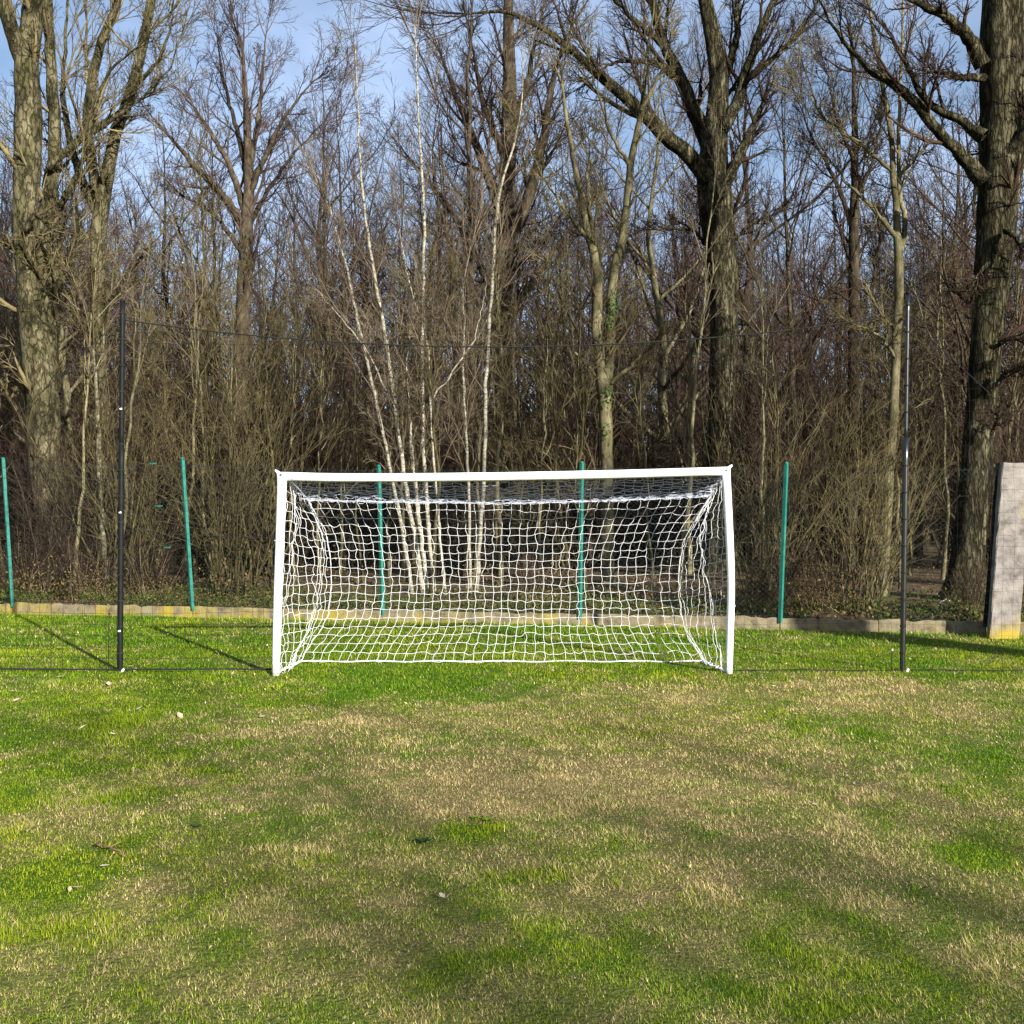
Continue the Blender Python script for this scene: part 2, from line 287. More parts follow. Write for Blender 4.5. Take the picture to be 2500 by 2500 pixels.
def dryness(x, y):
    x = np.asarray(x, float); y = np.asarray(y, float)
    d = 0.48 - 0.38 * sstep(9.3, 10.1, y + .5 * (fbm(x, y, 1.0, 5) - .5))
    wx = x + .35 * (fbm(x, y, .8, 21) - .5) * 2; wy = y + .35 * (fbm(x, y, .8, 31) - .5) * 2
    for (cx, cy, rx, ry, a) in BL: d = d + a * np.exp(-(((wx - cx) / rx) ** 2 + ((wy - cy) / ry) ** 2))
    d = d + .6 * (fbm(x, y, 1.0, 3, 4) - .5) + .8 * (fbm(x, y, .2, 8, 2) - .5) + .5 * (fbm(x, y, .07, 9, 2) - .5)
    return np.clip(d, 0.02, .95)
def lawn_z(x, y):
    return .03 * (fbm(x, y, 1.6, 41) - .5) + .018 * (fbm(x, y, .35, 51, 2) - .5)
GREEN_D = np.array([.05, .13, .009]); GREEN_B = np.array([.185, .295, .014]); YELLOW = np.array([.38, .39, .018]); STRAW = np.array([.70, .55, .26]); STRAW_D = np.array([.33, .25, .10])
def turf_sheet():
    xs = np.concatenate([np.linspace(-160, -11, 30), np.linspace(-10.5, 10.5, 211), np.linspace(11, 160, 30)])
    ys = np.concatenate([np.linspace(-200, 1.6, 40), np.linspace(2.0, 17.6, 170)])
    X, Y = np.meshgrid(xs, ys); far = (np.abs(X) > 10.6) | (Y < 1.8)
    top = np.maximum(kerb_y(X), -200)
    Yc = np.minimum(Y, top - .03)
    Z = np.where(far, 0, lawn_z(X, Yc)); D = np.where(far, .5, dryness(X, Yc))[..., None]
    C = (1 - D) * (.42 * GREEN_D + .1 * GREEN_B) + D * (.42 * STRAW_D + .06 * STRAW)
    ny, nx = X.shape; i = np.arange(ny - 1)[:, None] * nx + np.arange(nx - 1)[None]
    q = np.stack([i, i + 1, i + nx + 1, i + nx], -1).reshape(-1, 4)
    V = np.stack([X, Yc, Z - .004], -1).reshape(-1, 3)
    keep = (V[q[:, 2], 1] - V[q[:, 1], 1]) > 1e-4
    keep |= (V[q[:, 3], 1] - V[q[:, 0], 1]) > 1e-4
    o = MB().add(V, q[keep], None, C.reshape(-1, 3)).obj('lawn', M['turf'])
    tag(o, kind='structure'); return o
turf_sheet()
def wood_floor():
    xs = np.concatenate([np.linspace(-400, -22, 25), np.linspace(-20, 20, 120), np.linspace(22, 400, 25)])
    v = np.concatenate([np.linspace(0, 30, 90), np.linspace(32, 700, 40)])
    X, Vv = np.meshgrid(xs, v); Y = np.clip(kerb_y(X), -60, 90) + .04 + Vv
    Z = .10 + .10 * fbm(X, Y, 2.0, 61) * np.clip(Vv / 3, 0, 1) + .008 * Vv * (Vv < 40) + .32 * (Vv >= 40)
    ny, nx = X.shape; i = np.arange(ny - 1)[:, None] * nx + np.arange(nx - 1)[None]
    q = np.stack([i, i + 1, i + nx + 1, i + nx], -1).reshape(-1, 4)
    tag(MB().add(np.stack([X, Y, Z], -1).reshape(-1, 3), q).obj('woodland_floor', M['soil']), kind='structure')
wood_floor()
def floor_z(x, y): return .10 + .05 + .008 * np.maximum(np.asarray(y) - kerb_y(x), 0)

# ------------------------------------------------------------------ grass (nobody could count it)
def grass():
    rng = np.random.default_rng(4)
    mb = MB()
    def blades(x, y, h, w, lean, col, az):
        n = len(x); z = lawn_z(x, y) - .006
        d = np.stack([np.cos(az), np.sin(az), np.zeros(n)], 1); sd = np.stack([-np.sin(az), np.cos(az), np.zeros(n)], 1)
        b = np.stack([x, y, z], 1); up = np.array([0, 0, 1.0])
        t = b + h[:, None] * (np.cos(lean)[:, None] * up + np.sin(lean)[:, None] * d)
        W = (w * .5)[:, None] * sd
        V = np.stack([b - W * 1.3, b + W * 1.3, t], 1)
        mb.add(V, None, np.arange(n)[:, None] * 3 + np.array([0, 1, 2]), np.repeat(col, 3, 0))
    zones = [(2.7, 4.2, 26000, .0145, .0019), (4.2, 6.2, 15000, .0165, .0026), (6.2, 9.0, 7200, .0195, .0036), (9.0, 12.0, 3800, .025, .0048), (12.0, 16.6, 1800, .034, .0066)]
    for (y0, y1, den, hh, ww) in zones:
        xm = .505 * y1 + .7; n = int(den * (y1 - y0) * 2 * xm)
        x = rng.uniform(-xm, xm, n); y = rng.uniform(y0, y1, n)
        ok = (np.abs(x) < .505 * y + .7) & (y < kerb_y(x) - .05); x = x[ok]; y = y[ok]; n = len(x)
        D = dryness(x, y); cl = fbm(x, y, .10, 71, 2)
        isdry = rng.uniform(0, 1, n) < np.clip((D - .08) * 1.12 + .35 * (cl - .5), .02, .93)
        r = rng.uniform(0, 1, (n, 1)); r2 = rng.uniform(0, 1, (n, 1))
        yel = np.clip(fbm(x, y, .9, 81) * 1.6 - .45 + .9 * np.exp(-((x + 2.3) ** 2 / .9 + (y - 4.75) ** 2 / .7)) + .9 * np.exp(-((x + .14) ** 2 / .02 + (y - 5.2) ** 2 / .03)), 0, 1)[:, None] * .9
        g = GREEN_D * (1 - r) + GREEN_B * r; r2 = .35 + .65 * r2; g = g * (1 - yel * r2) + YELLOW * yel * r2
        s = STRAW_D * (1 - r) + STRAW * r * 1.08
        tint = np.where(isdry[:, None], s, g) * (0.65 + .6 * rng.uniform(0, 1, (n, 1)))
        lean = np.where(isdry, rng.uniform(.6, 1.5, n), rng.uniform(.2, 1.35, n))
        tall = (.35 + 1.3 * fbm(x, y, .06, 95, 2)) * (1 + .8 * sstep(.55, .8, fbm(x, y, .3, 91, 2))) + .5 * (y > kerb_y(x) - .35)
        h = hh * rng.uniform(.55, 1.25, n) * np.where(isdry, 1.15, 1) * tall
        blades(x, y, h, ww * rng.uniform(.7, 1.3, n), lean, tint, rng.uniform(0, 2 * math.pi, n))
    o = mb.obj('grass', M['blade'], smooth=False)
    tag(o, 'short patchy green and straw coloured grass covering the lawn', 'grass', kind='stuff')
grass()

# ------------------------------------------------------------------ bare trees: growth by levels
def grow(rng, pp, pr, n, t0, t1, lf, ang, K, up, wig, rf, tip=.003, taper=.55, minr=.0, Lref=None, flat=0.0):
    P, Kp, _ = pp.shape
    t = (np.arange(n)[None] + rng.uniform(0, 1, (P, n))) / n * (t1 - t0) + t0
    f = t * (Kp - 1); i = np.clip(f.astype(int), 0, Kp - 2); w = (f - i)[..., None]
    a = np.arange(P)[:, None]
    p0 = pp[a, i] * (1 - w) + pp[a, i + 1] * w; T = nrm(pp[a, i + 1] - pp[a, i])
    r0 = pr[a, i] * (1 - w[..., 0]) + pr[a, i + 1] * w[..., 0]
    Lp = np.linalg.norm(np.diff(pp, axis=1), axis=2).sum(1) if Lref is None else np.full(P, Lref)
    Ln = Lp[:, None] * rng.uniform(lf[0], lf[1], (P, n)) * (1 - taper * (t - t0) / max(t1 - t0, 1e-6))
    az = np.arange(n)[None] * 2.4 + rng.uniform(0, 6.28, (P, 1)) + rng.normal(0, .5, (P, n))
    ref = np.where(np.abs(T[..., 2:3]) > .8, np.array([1.0, 0, 0]), np.array([0, 0, 1.0]))
    U = nrm(np.cross(T, ref)); V = np.cross(T, U)
    al = rng.uniform(ang[0], ang[1], (P, n))[..., None]
    d = np.cos(al) * T + np.sin(al) * (np.cos(az)[..., None] * U + np.sin(az)[..., None] * V)
    d[..., 2] *= (1 - flat)
    N = P * n; d = nrm(d.reshape(N, 3)); pos = p0.reshape(N, 3); step = (Ln.reshape(N) / (K - 1))[:, None]
    r0 = np.maximum(r0.reshape(N) * rf, minr)
    pts = [pos]
    for k in range(K - 1):
        pos = pos + d * step; pts.append(pos)
        d = nrm(d + wig * rng.normal(0, 1, (N, 3)) + np.array([0, 0, up]))
    rad = r0[:, None] * (1 - np.linspace(0, 1, K)[None] ** 1.2) + np.minimum(tip, r0)[:, None]* np.linspace(0, 1, K)[None] ** .7
    return np.stack(pts, 1), rad
def cat(*prs): return np.concatenate([p for p, _ in prs]), np.concatenate([r for _, r in prs])

# generic wood trees, each kind built once as (trunk mesh, crown mesh)
def build_tree(seed, H, r0, bare, nl, l1, ang1, n2, n3, n4, twig_mat, bark, lean=.0, wig0=.03, rt=.0048, forks=0):
    rng = np.random.default_rng(seed)
    K = 22; z = np.linspace(-.25, H, K); dx = np.cumsum(rng.normal(0, wig0, K)) * H / 14; dy = np.cumsum(rng.normal(0, wig0, K)) * H / 14
    la = rng.uniform(0, 6.28); tr = np.stack([dx + lean * z * math.cos(la), dy + lean * z * math.sin(la), z], 1)[None]
    tr[0, :, :2] -= tr[0, 1, :2]
    u = np.linspace(0, 1, K); rad = (r0 * (1 - .93 * u ** .9) * (1 + .5 * np.exp(-u * 18)))[None]
    L1 = grow(rng, tr, rad, nl, bare, .97, l1, ang1, 12, .07, .10, .52, .010, .55)
    L2 = grow(rng, *L1, n2, .15, 1.0, (.32, .65), (.3, .85), 6, .05, .09, .55, .005)
    L3 = grow(rng, *L2, n3, .12, 1.0, (.35, .75), (.3, .8), 3, .04, .13, .6, .004, minr=rt * .85)
    L4 = grow(rng, *L3, n4, .12, 1.0, (.4, .85), (.3, .8), 2, .04, .1, .7, .003, minr=rt * .75)
    a = MB(); tubes(a, tr, rad, 9, .06, rng); tubes(a, *L1, 6)
    b = MB(); tubes(b, *L2, 3); tubes(b, *L3, 3); tubes(b, *L4, 3)
    return a.mesh('trunk', bark), b.mesh('crown', twig_mat)
def build_shrub(seed, H, stems, spread, n2, n3, bark, twig, r0=.022, rt=.004):
    rng = np.random.default_rng(seed)
    S = stems; az = rng.uniform(0, 6.28, S); th = rng.uniform(.03, spread, S); Ln = H * rng.uniform(.55, 1.1, S)
    d = np.stack([np.sin(th) * np.cos(az), np.sin(th) * np.sin(az), np.cos(th)], 1)
    p = np.stack([.25 * rng.normal(0, 1, S), .25 * rng.normal(0, 1, S), np.full(S, -.08)], 1); K = 10; pts = [p]
    for k in range(K - 1): p = p + d * (Ln / (K - 1))[:, None]; pts.append(p); d = nrm(d + rng.normal(0, .06, (S, 3)) + np.array([0, 0, .03]))
    st = np.stack(pts, 1); rad = (r0 * rng.uniform(.5, 1.2, S))[:, None] * (1 - .85 * np.linspace(0, 1, K))[None]
    L2 = grow(rng, st, rad, n2, .12, .98, (.2, .5), (.3, .85), 6, .05, .08, .6, .004, minr=rt)
    L3 = grow(rng, *L2, n3, .1, 1.0, (.3, .7), (.35, .9), 4, .03, .11, .7, .003, minr=rt * .8)
    a = MB(); tubes(a, st, rad, 5); b = MB(); tubes(b, *L2, 3); tubes(b, *L3, 3)
    return a.mesh('stems', bark), b.mesh('twigs', twig)
# tall slim trees, spreading trees, saplings
KINDS = {
 'tall': [build_tree(11, 17, .19, .38, 16, (.22, .42), (.45, .85), 8, 6, 2, M['twig_purple'], M['wood_bark']),
          build_tree(12, 16, .16, .30, 18, (.20, .38), (.4, .8), 8, 6, 2, M['twig_purple'], M['wood_bark']),
          build_tree(13, 18, .22, .34, 16, (.25, .45), (.5, .95), 8, 6, 2, M['twig'], M['wood_bark'], wig0=.05)],
 'spread': [build_tree(21, 13, .20, .22, 15, (.38, .62), (.6, 1.1), 9, 7, 2, M['twig'], M['wood_bark'], wig0=.08),
            build_tree(22, 12, .17, .20, 16, (.35, .6), (.55, 1.0), 9, 7, 2, M['twig_purple'], M['grey_bark'], wig0=.07)],
 'big': [build_tree(26, 15, .52, .35, 12, (.3, .5), (.5, 1.0), 6, 5, 2, M['twig'], M['wood_bark'], wig0=.04)],
 'shade': [build_tree(25, 13, .17, .3, 10, (.3, .5), (.5, 1.0), 7, 5, 2, M['twig'], M['wood_bark'], wig0=.08)],
 'pole': [build_tree(35, 8.5, .045, .4, 10, (.14, .28), (.3, .7), 5, 4, 2, M['twig_olive'], M['grey_bark'], wig0=.06, rt=.0035), build_tree(36, 7, .038, .35, 10, (.16, .3), (.3, .7), 5, 4, 2, M['twig_olive'], M['mossy_stem'], wig0=.09, rt=.0035, lean=.08),
          build_tree(37, 9, .05, .45, 9, (.14, .26), (.3, .7), 5, 4, 2, M['birch_twig'], M['grey_bark'], wig0=.05, rt=.0035, lean=.05)],
 'slim': [build_tree(31, 9, .06, .15, 16, (.18, .34), (.4, .8), 7, 5, 3, M['twig'], M['grey_bark'], wig0=.05, rt=.0045),
          build_tree(32, 8, .05, .12, 15, (.2, .36), (.4, .9), 7, 5, 3, M['twig_olive'], M['mossy_stem'], wig0=.07, rt=.0045),
          build_tree(33, 10, .07, .2, 15, (.18, .32), (.35, .7), 7, 5, 3, M['twig_olive'], M['mossy_stem'], wig0=.04, rt=.0045)],
}
SHRUBS = [build_shrub(41, 4.6, 26, .5, 8, 6, M['mossy_stem'], M['twig'], .03), build_shrub(42, 3.4, 26, .75, 9, 7, M['wood_bark'], M['twig']),
          build_shrub(43, 5.4, 18, .45, 10, 7, M['wood_bark'], M['twig']), build_shrub(44, 2.2, 30, 1.0, 8, 7, M['cane'], M['twig'], .010), build_shrub(45, 5.0, 34, .5, 6, 4, M['mossy_stem'], M['twig_olive'], .021)]
def place(kind_name, parts, names, x, y, z, rz, s, label, catg, group, tilt=(0, 0)):
    o = empty(kind_name, (x, y, z)); o.rotation_euler = (tilt[0], tilt[1], rz); o.scale = (s, s, s)
    tag(o, label, catg, group)
    for nm, me in zip(names, parts):
        c = link(bpy.data.objects.new(nm, me), o)
        if nm == 'twigs': c['kind'] = 'stuff'
    return o
def band(px):
    for lim, w in ((180, 'at the left edge'), (480, 'behind the left pole'), (720, 'between left pole and goal'), (1080, 'behind the goal left half'), (1420, 'behind the goal middle'),
                   (1800, 'behind the goal right half'), (2230, 'between goal and right pole'), (2420, 'between right pole and oak')):
        if px < lim: return w
    return 'right of the oak'
def depth_word(Y): return 'at the fence' if Y < 20 else ('some rows back' if Y < 30 else ('in mid wood' if Y < 42 else 'in deep wood'))
KW = {'tall': ('tall_tree', 'tall bare purplish tree'), 'spread': ('spreading_tree', 'bare tree with wide brown crown'), 'slim': ('sapling', 'slim bare sapling'), 'pole': ('sapling', 'thin pale upright sapling')}
rngp = np.random.default_rng(77)
def plant(kind, Y, px, s, v=None, nm=None):
    x = (px - 1250) / FPX * Y; k = KINDS[kind]; v = int(rngp.integers(len(k))) if v is None else v
    lab = f"{KW[kind][1]} {depth_word(Y)}, {band(px)}"
    place(KW[kind][0], k[v], ('trunk', 'crown'), x, Y, float(floor_z(x, Y)), rngp.uniform(0, 6.28), s, lab, 'tree', lab, (rngp.normal(0, .035), rngp.normal(0, .035)))
# skyline: photo y that the tree tops of the front rows and of the deep rows reach
def top_py(px): return float(np.interp(px, [-300, 150, 300, 480, 640, 800, 1000, 1400, 1900, 2300, 2800], [0, 250, 520, 430, 420, 260, 60, 40, 260, 260, 50]))
def deep_py(px): return float(np.interp(px, [-300, 300, 640, 900, 1150, 1400, 1900, 2300, 2800], [430, 600, 540, 430, 380, 420, 560, 540, 420]))
for Y0, step, fn in ((22.5, 760, top_py), (27, 600, top_py), (32, 480, top_py), (37, 230, deep_py), (43, 180, deep_py), (49, 150, deep_py), (55, 140, deep_py)):
    px = -420 + rngp.uniform(0, step)
    while px < 2950:
        Y = Y0 + rngp.uniform(-2, 2.5); want = EYE + (1250 - fn(px) - rngp.uniform(-80, 160)) / FPX * Y
        want = min(max(want, 6.0), 20)
        kind = 'spread' if (rngp.uniform() < .4 and want < 16) else ('tall' if want > 9 else 'slim')
        base = {'tall': 17, 'spread': 13, 'slim': 9}[kind]
        plant(kind, Y, px, want / base)
        px += step * rngp.uniform(.55, 1.45)
for i in range(40):
    px = -250 + 3000 * (i + rngp.uniform()) / 40; Y = rngp.uniform(18.2, 27)
    if 1685 < px < 1835: Y = 25.5
    plant('slim', Y, px, rngp.uniform(.55, 1.0))
for i in range(44):
    px = -250 + 3000 * ((i * .618034 + .31) % 1.0); Y = rngp.uniform(16.9, 21.5)
    if 1690 < px < 1830 or 2310 < px < 2430: continue
    x = (px - 1250) / FPX * Y
    plant('pole', max(Y, float(kerb_y(x)) + .9), px, rngp.uniform(.6, 1.05))
for i in range(120):
    px = -350 + 3200 * ((i * .618034) % 1.0) + rngp.uniform(-20, 20); Y = 17.2 + 30 * rngp.uniform() ** 1.1
    if (850 < px < 1560 and Y < 21) or (1660 < px < 1860 and Y < 23.5) or (2280 < px < 2450 and Y < 18.5): Y += 6.5
    x = (px - 1250) / FPX * Y; v = int(rngp.choice(4, p=[.16, .34, .34, .16])); s = rngp.uniform(.75, 1.35) * (1 + .012 * (Y - 17)) * (.72 if Y < 20.5 else 1)
    kw = ['mossy many stemmed hazel bush', 'brown twiggy bush', 'upright dense twiggy bush', 'low tangle of arching bare canes'][v]
    lab = f"{kw} {depth_word(Y)}, {band(px)}"
    place('hazel_bush' if v == 0 else ('bramble' if v == 3 else 'bare_bush'), SHRUBS[v], ('stems', 'twigs'), x, max(Y, float(kerb_y(x)) + 1.0), float(floor_z(x, Y)), rngp.uniform(0, 6.28), s, lab, 'bush', lab)
# far wood that reads as one mass
def far_wood():
    rng = np.random.default_rng(5); S = 640
    Y = rng.uniform(58, 112, S); px = rng.uniform(-600, 3100, S); x = (px - 1250) / FPX * Y
    H = np.array([min(max(EYE + (1250 - deep_py(p) - 20) / FPX * 66, 8.0), 18) for p in px]) * rng.uniform(.75, 1.15, S)
    K = 8; t = np.linspace(0, 1, K); pts = np.zeros((S, K, 3)); pts[:, :, 0] = x[:, None] + np.cumsum(rng.normal(0, .18, (S, K)), 1); pts[:, :, 1] = Y[:, None]; pts[:, :, 2] = .3 + t[None] * H[:, None]
    rad = rng.uniform(.07, .2, S)[:, None] * (1 - .85 * t)[None]
    L1 = grow(rng, pts, rad, 14, .06, .98, (.18, .36), (.4, 1.0), 4, .06, .12, .5, .012, .4, .02)
    L2 = grow(rng, *L1, 6, .15, 1.0, (.32, .75), (.4, 1.0), 2, .06, .15, .6, .014, minr=.017)
    mb = MB(); tubes(mb, pts, rad, 4); tubes(mb, *L1, 3); tubes(mb, *L2, 3)
    tag(mb.obj('far_wood', M['far_twig']), 'brown mass of bare far trees closing the wood', 'wood', kind='stuff')
far_wood()

# ------------------------------------------------------------------ traced front trees
def hero(name, label, Y, trunks, limbs, bark, twig, seed, n1=10, l1=(.10, .22), n2=6, n3=5, n4=2, t0=.35, ang=(.5, 1.1), rt=.0045, ns=14, flare=.35, catg='tree', wob=.025, up=.05):
    """trunks/limbs: (points [(px,py,width px)...], depth change at the end)"""
    rng = np.random.default_rng(seed)
    def poly(pp, dY, K):
        pp = np.array(pp, float); f = np.linspace(0, 1, len(pp))
        P = np.array([at(a, b, Y + dY[0] + (dY[1] - dY[0]) * q) for (a, b, _), q in zip(pp, f)])
        r = np.array([.5 * w / FPX * (Y + dY[0] + (dY[1] - dY[0]) * q) for (_, _, w), q in zip(pp, f)])
        c = resample(np.concatenate([P, r[:, None]], 1), K); return c[:, :3], c[:, 3]
    base = at(trunks[0][0][0][0], trunks[0][0][0][1], Y); fz = float(floor_z(base[0], Y))
    root = empty(name, (base[0], Y, fz)); tag(root, label, catg)
    off = np.array([base[0], Y, fz])
    T = []; Lb = []
    for k, (pp, dY) in enumerate(trunks):
        P, r = poly(pp, dY, 40); P = P - off
        if dY[0] == 0 and k == 0 or P[0, 2] < .6:
            dz = P[0, 2] + .12; ln = P[-1, 2] - P[0, 2]; P[:, 2] -= dz * np.clip(1 - (P[:, 2] - P[0, 2]) / 1.2, 0, 1)
            h = np.clip((P[:, 2] + .1), 0, None); r = r * (1 + flare * np.exp(-h / .22))
        P[1:-1, :2] += rng.normal(0, .008, (38, 2)); T.append((P, r))
        mb = MB(); tubes(mb, P[None], r[None], ns, wob, rng); mb.obj('trunk', M[bark], root)
    for pp, dY in limbs:
        P, r = poly(pp, dY, 24); P = P - off; r = r * (1 - .35 * np.linspace(0, 1, 24) ** 2); P[1:-1] += rng.normal(0, .012, (22, 3)); Lb.append((P, r))
        mb = MB(); tubes(mb, P[None], r[None], 8, wob, rng); mb.obj('limb', M[bark], root)
    Tp = np.stack([p for p, _ in T]); Tr = np.stack([r for _, r in T])
    L1 = grow(rng, Tp, Tr, n1, t0, .98, l1, ang, 12, up, .08, .28, .006, .3, Lref=9.0)
    L1r = (L1[0], np.minimum(L1[1], .05)); groups = [L1r]
    if Lb:
        lp = np.stack([p for p, _ in Lb]); lr = np.stack([r for _, r in Lb])
        B1 = grow(rng, lp, lr, 9, .15, 1.0, (.22, .5), (.35, .9), 12, up, .08, .42, .006, .4); groups.append(B1)
        groups.append(grow(rng, lp, lr, 3, .96, 1.0, (.25, .5), (.05, .5), 12, up, .07, .8, .004, 0))
    groups.append(grow(rng, Tp, Tr, 4, .95, 1.0, (.10, .2), (.05, .55), 12, up, .06, .8, .004, 0, Lref=9.0))
    A = cat(*groups)
    L2 = grow(rng, *A, n2, .12, 1.0, (.32, .7), (.3, .85), 6, up, .08, .5, .005, minr=rt)
    L3 = grow(rng, *L2, n3, .1, 1.0, (.35, .8), (.3, .8), 3, up * .8, .12, .55, .0035, minr=rt * .8)
    L4 = grow(rng, *L3, n4, .1, 1.0, (.4, .9), (.3, .8), 2, up * .8, .09, .7, .003, minr=rt * .7)
    mb = MB(); tubes(mb, *A, 5); tubes(mb, *L2, 3); tubes(mb, *L3, 3); tubes(mb, *L4, 3)
    mb.obj('crown', M[twig], root)
    return root
Z0 = (0, 0)
hero('ash_tree', 'big ash with two joined mossy trunks at the left edge', 18.2,
     [([(178, 1480, 58), (152, 1400, 58), (124, 1290, 64), (112, 1150, 74), (106, 1000, 82), (94, 880, 78), (72, 780, 54), (64, 700, 44), (60, 560, 54), (66, 420, 62), (68, 300, 64), (64, 120, 56), (84, 0, 44), (120, -300, 34), (140, -700, 12)], Z0),
      ([(118, 960, 60), (112, 840, 52), (110, 700, 45), (106, 560, 38), (128, 430, 34), (136, 380, 32), (130, 250, 28), (118, 60, 24), (110, -200, 12)], (.1, .4))],
     [([(64, 170, 44), (30, 70, 38), (0, -20, 34), (-60, -250, 18)], (0, -.6)), ([(60, 560, 16), (90, 520, 12), (128, 560, 9), (138, 610, 6)], (-.3, -.6)), ([(130, 520, 18), (190, 430, 14), (250, 190, 9), (340, 110, 6)], (.2, -.8)),
      ([(120, 410, 16), (170, 360, 14), (300, 280, 9), (420, 170, 6), (450, 60, 4)], (0, -.5)), ([(100, 760, 20), (165, 660, 18), (190, 550, 14), (185, 480, 8)], (.1, -.3)), ([(40, 1000, 12), (0, 930, 10), (-60, 880, 6)], (0, -.8)), ([(45, 640, 16), (10, 580, 10), (-70, 560, 6)], (0, -.6))],
     'ash_bark', 'twig_olive', 101, n1=13, l1=(.10, .22), t0=.15, n2=5, n3=5, wob=.045)
hero('forked_tree', 'olive grey tree forking into three upright stems near the left pole', 19.0,
     [([(268, 1480, 42), (255, 1350, 34), (243, 1200, 30), (243, 1050, 30), (246, 900, 32), (240, 760, 33), (238, 640, 38), (241, 540, 42), (246, 490, 36), (262, 430, 30), (285, 300, 28), (325, 220, 26), (348, 110, 24), (368, 20, 22), (395, -200, 14), (420, -500, 5)], (0, -.5))],
     [([(238, 520, 28), (200, 440, 24), (170, 350, 18), (150, 220, 14), (158, 110, 10), (170, -60, 6)], (0, .3)), ([(240, 500, 30), (222, 400, 26), (208, 320, 26), (222, 220, 26), (240, 110, 24), (280, 30, 20), (315, -80, 12), (330, -250, 5)], (0, .2)),
      ([(145, 380, 14), (200, 330, 11), (300, 265, 9), (350, 240, 5)], (-.6, -.9)), ([(325, 215, 12), (390, 150, 9), (420, 60, 6), (425, -60, 4)], (0, -.6)), ([(240, 780, 10), (300, 690, 9), (350, 620, 7), (395, 570, 4)], (0, -.9)), ([(243, 870, 9), (200, 760, 8), (190, 700, 5)], (0, -.4))],
     'ash_bark', 'twig_olive', 103, n1=9, l1=(.08, .18), t0=.35, n2=5)
hero('birch_sapling', 'thin white sapling stem between the ash and the left pole', 17.6,
     [([(262, 1480, 14), (250, 1300, 12), (243, 1180, 11), (240, 1060, 12), (235, 950, 9), (228, 850, 5)], Z0)], [], 'pale_bark', 'twig_olive', 104, n1=7, l1=(.05, .12), n2=5, n3=4, n4=2, ns=8)
hero('fan_tree', 'grey tree with a fan shaped crown left of the birches', 25.0,
     [([(560, 1440, 44), (575, 1200, 40), (585, 1000, 36), (592, 800, 34), (598, 650, 36), (605, 520, 30), (608, 400, 22), (600, 250, 14), (590, 100, 6)], Z0)],
     [([(598, 560, 24), (540, 470, 20), (480, 410, 16), (420, 340, 10), (360, 270, 5)], (0, -1)), ([(600, 520, 18), (560, 400, 14), (500, 300, 10), (440, 220, 5)], (0, 1)), ([(606, 480, 18), (640, 400, 14), (690, 290, 10), (760, 200, 5)], (0, -.8)),
      ([(606, 440, 16), (580, 320, 12), (545, 200, 8), (530, 90, 4)], (0, .8)), ([(606, 430, 16), (630, 300, 12), (640, 180, 8), (650, 80, 4)], (0, .5)), ([(602, 560, 14), (650, 470, 11), (720, 370, 8), (790, 300, 4)], (0, .8)), ([(596, 620, 14), (520, 520, 10), (450, 480, 6)], (0, .4))],
     'wood_bark', 'twig_purple', 105, n1=9, l1=(.16, .3), n2=7, n3=6, n4=2, t0=.5, ang=(.3, .8))
hero('dark_oak', 'dark brown oak deep behind the birches with a broad crown', 29.0,
     [([(1245, 1420, 50), (1235, 1100, 46), (1225, 800, 44), (1232, 600, 44), (1240, 400, 40), (1245, 200, 34), (1240, 60, 26), (1250, -250, 8)], Z0)],
     [([(1235, 560, 30), (1190, 420, 26), (1120, 250, 16), (1070, 120, 7)], (0, 1)), ([(1238, 600, 32), (1300, 460, 28), (1330, 330, 24), (1350, 180, 16), (1400, 50, 7)], (0, -1)), ([(1240, 400, 22), (1180, 260, 16), (1150, 100, 7)], (0, -1)), ([(1243, 330, 22), (1290, 200, 16), (1310, 60, 7)], (0, 1)),
      ([(1228, 760, 22), (1150, 600, 18), (1080, 480, 10), (1010, 400, 5)], (0, -.6)), ([(1230, 800, 22), (1330, 640, 16), (1420, 520, 8)], (0, .6))],
     'wood_bark', 'twig', 106, n1=9, l1=(.18, .34), n2=7, n3=6, n4=3, t0=.35, rt=.005)
# birch clump: each stem that can be followed is a tree of its own
BIRCH = [('white birch stem leaning left, leftmost of the clump behind the goal', [(1010, 1470, 15), (975, 1250, 14), (950, 1130, 13), (922, 1000, 12), (900, 900, 12), (868, 760, 11), (845, 640, 10), (825, 580, 8), (800, 480, 5)]),
         ('tallest white birch stem of the clump, second from its left', [(1036, 1475, 19), (1008, 1290, 18), (985, 1150, 17), (965, 1000, 15), (948, 870, 15), (935, 780, 14), (915, 680, 13), (900, 580, 11), (880, 420, 8), (872, 250, 5), (868, 120, 3)]),
         ('short broken topped white birch stem in the middle of the clump', [(1048, 1478, 18), (1025, 1290, 17), (1010, 1150, 15), (998, 1000, 13), (990, 900, 10), (1000, 810, 8)]),
         ('straight upright white birch stem at the right of the clump', [(1062, 1488, 17), (1048, 1320, 16), (1036, 1150, 15), (1030, 980, 14), (1031, 820, 13), (1034, 650, 12), (1036, 500, 11), (1026, 350, 9), (1018, 200, 6), (1012, 60, 4)]),
         ('thin brown birch stem just right of the clump', [(1090, 1480, 10), (1072, 1280, 10), (1060, 1130, 9), (1050, 980, 8), (1046, 830, 7), (1000, 700, 5), (975, 560, 4)]),
         ('thin wavy white birch stem between the clump and the tall birch', [(1150, 1470, 12), (1145, 1200, 11), (1136, 1020, 10), (1130, 900, 9), (1134, 780, 8), (1130, 700, 5), (1150, 600, 3)]),
         ('tall white birch standing alone behind the middle of the goal', [(1162, 1455, 17), (1172, 1300, 16), (1184, 1150, 15), (1185, 1000, 14), (1190, 850, 14), (1200, 700, 13), (1208, 560, 12), (1222, 450, 10), (1255, 360, 8), (1275, 250, 6), (1280, 120, 3)])]
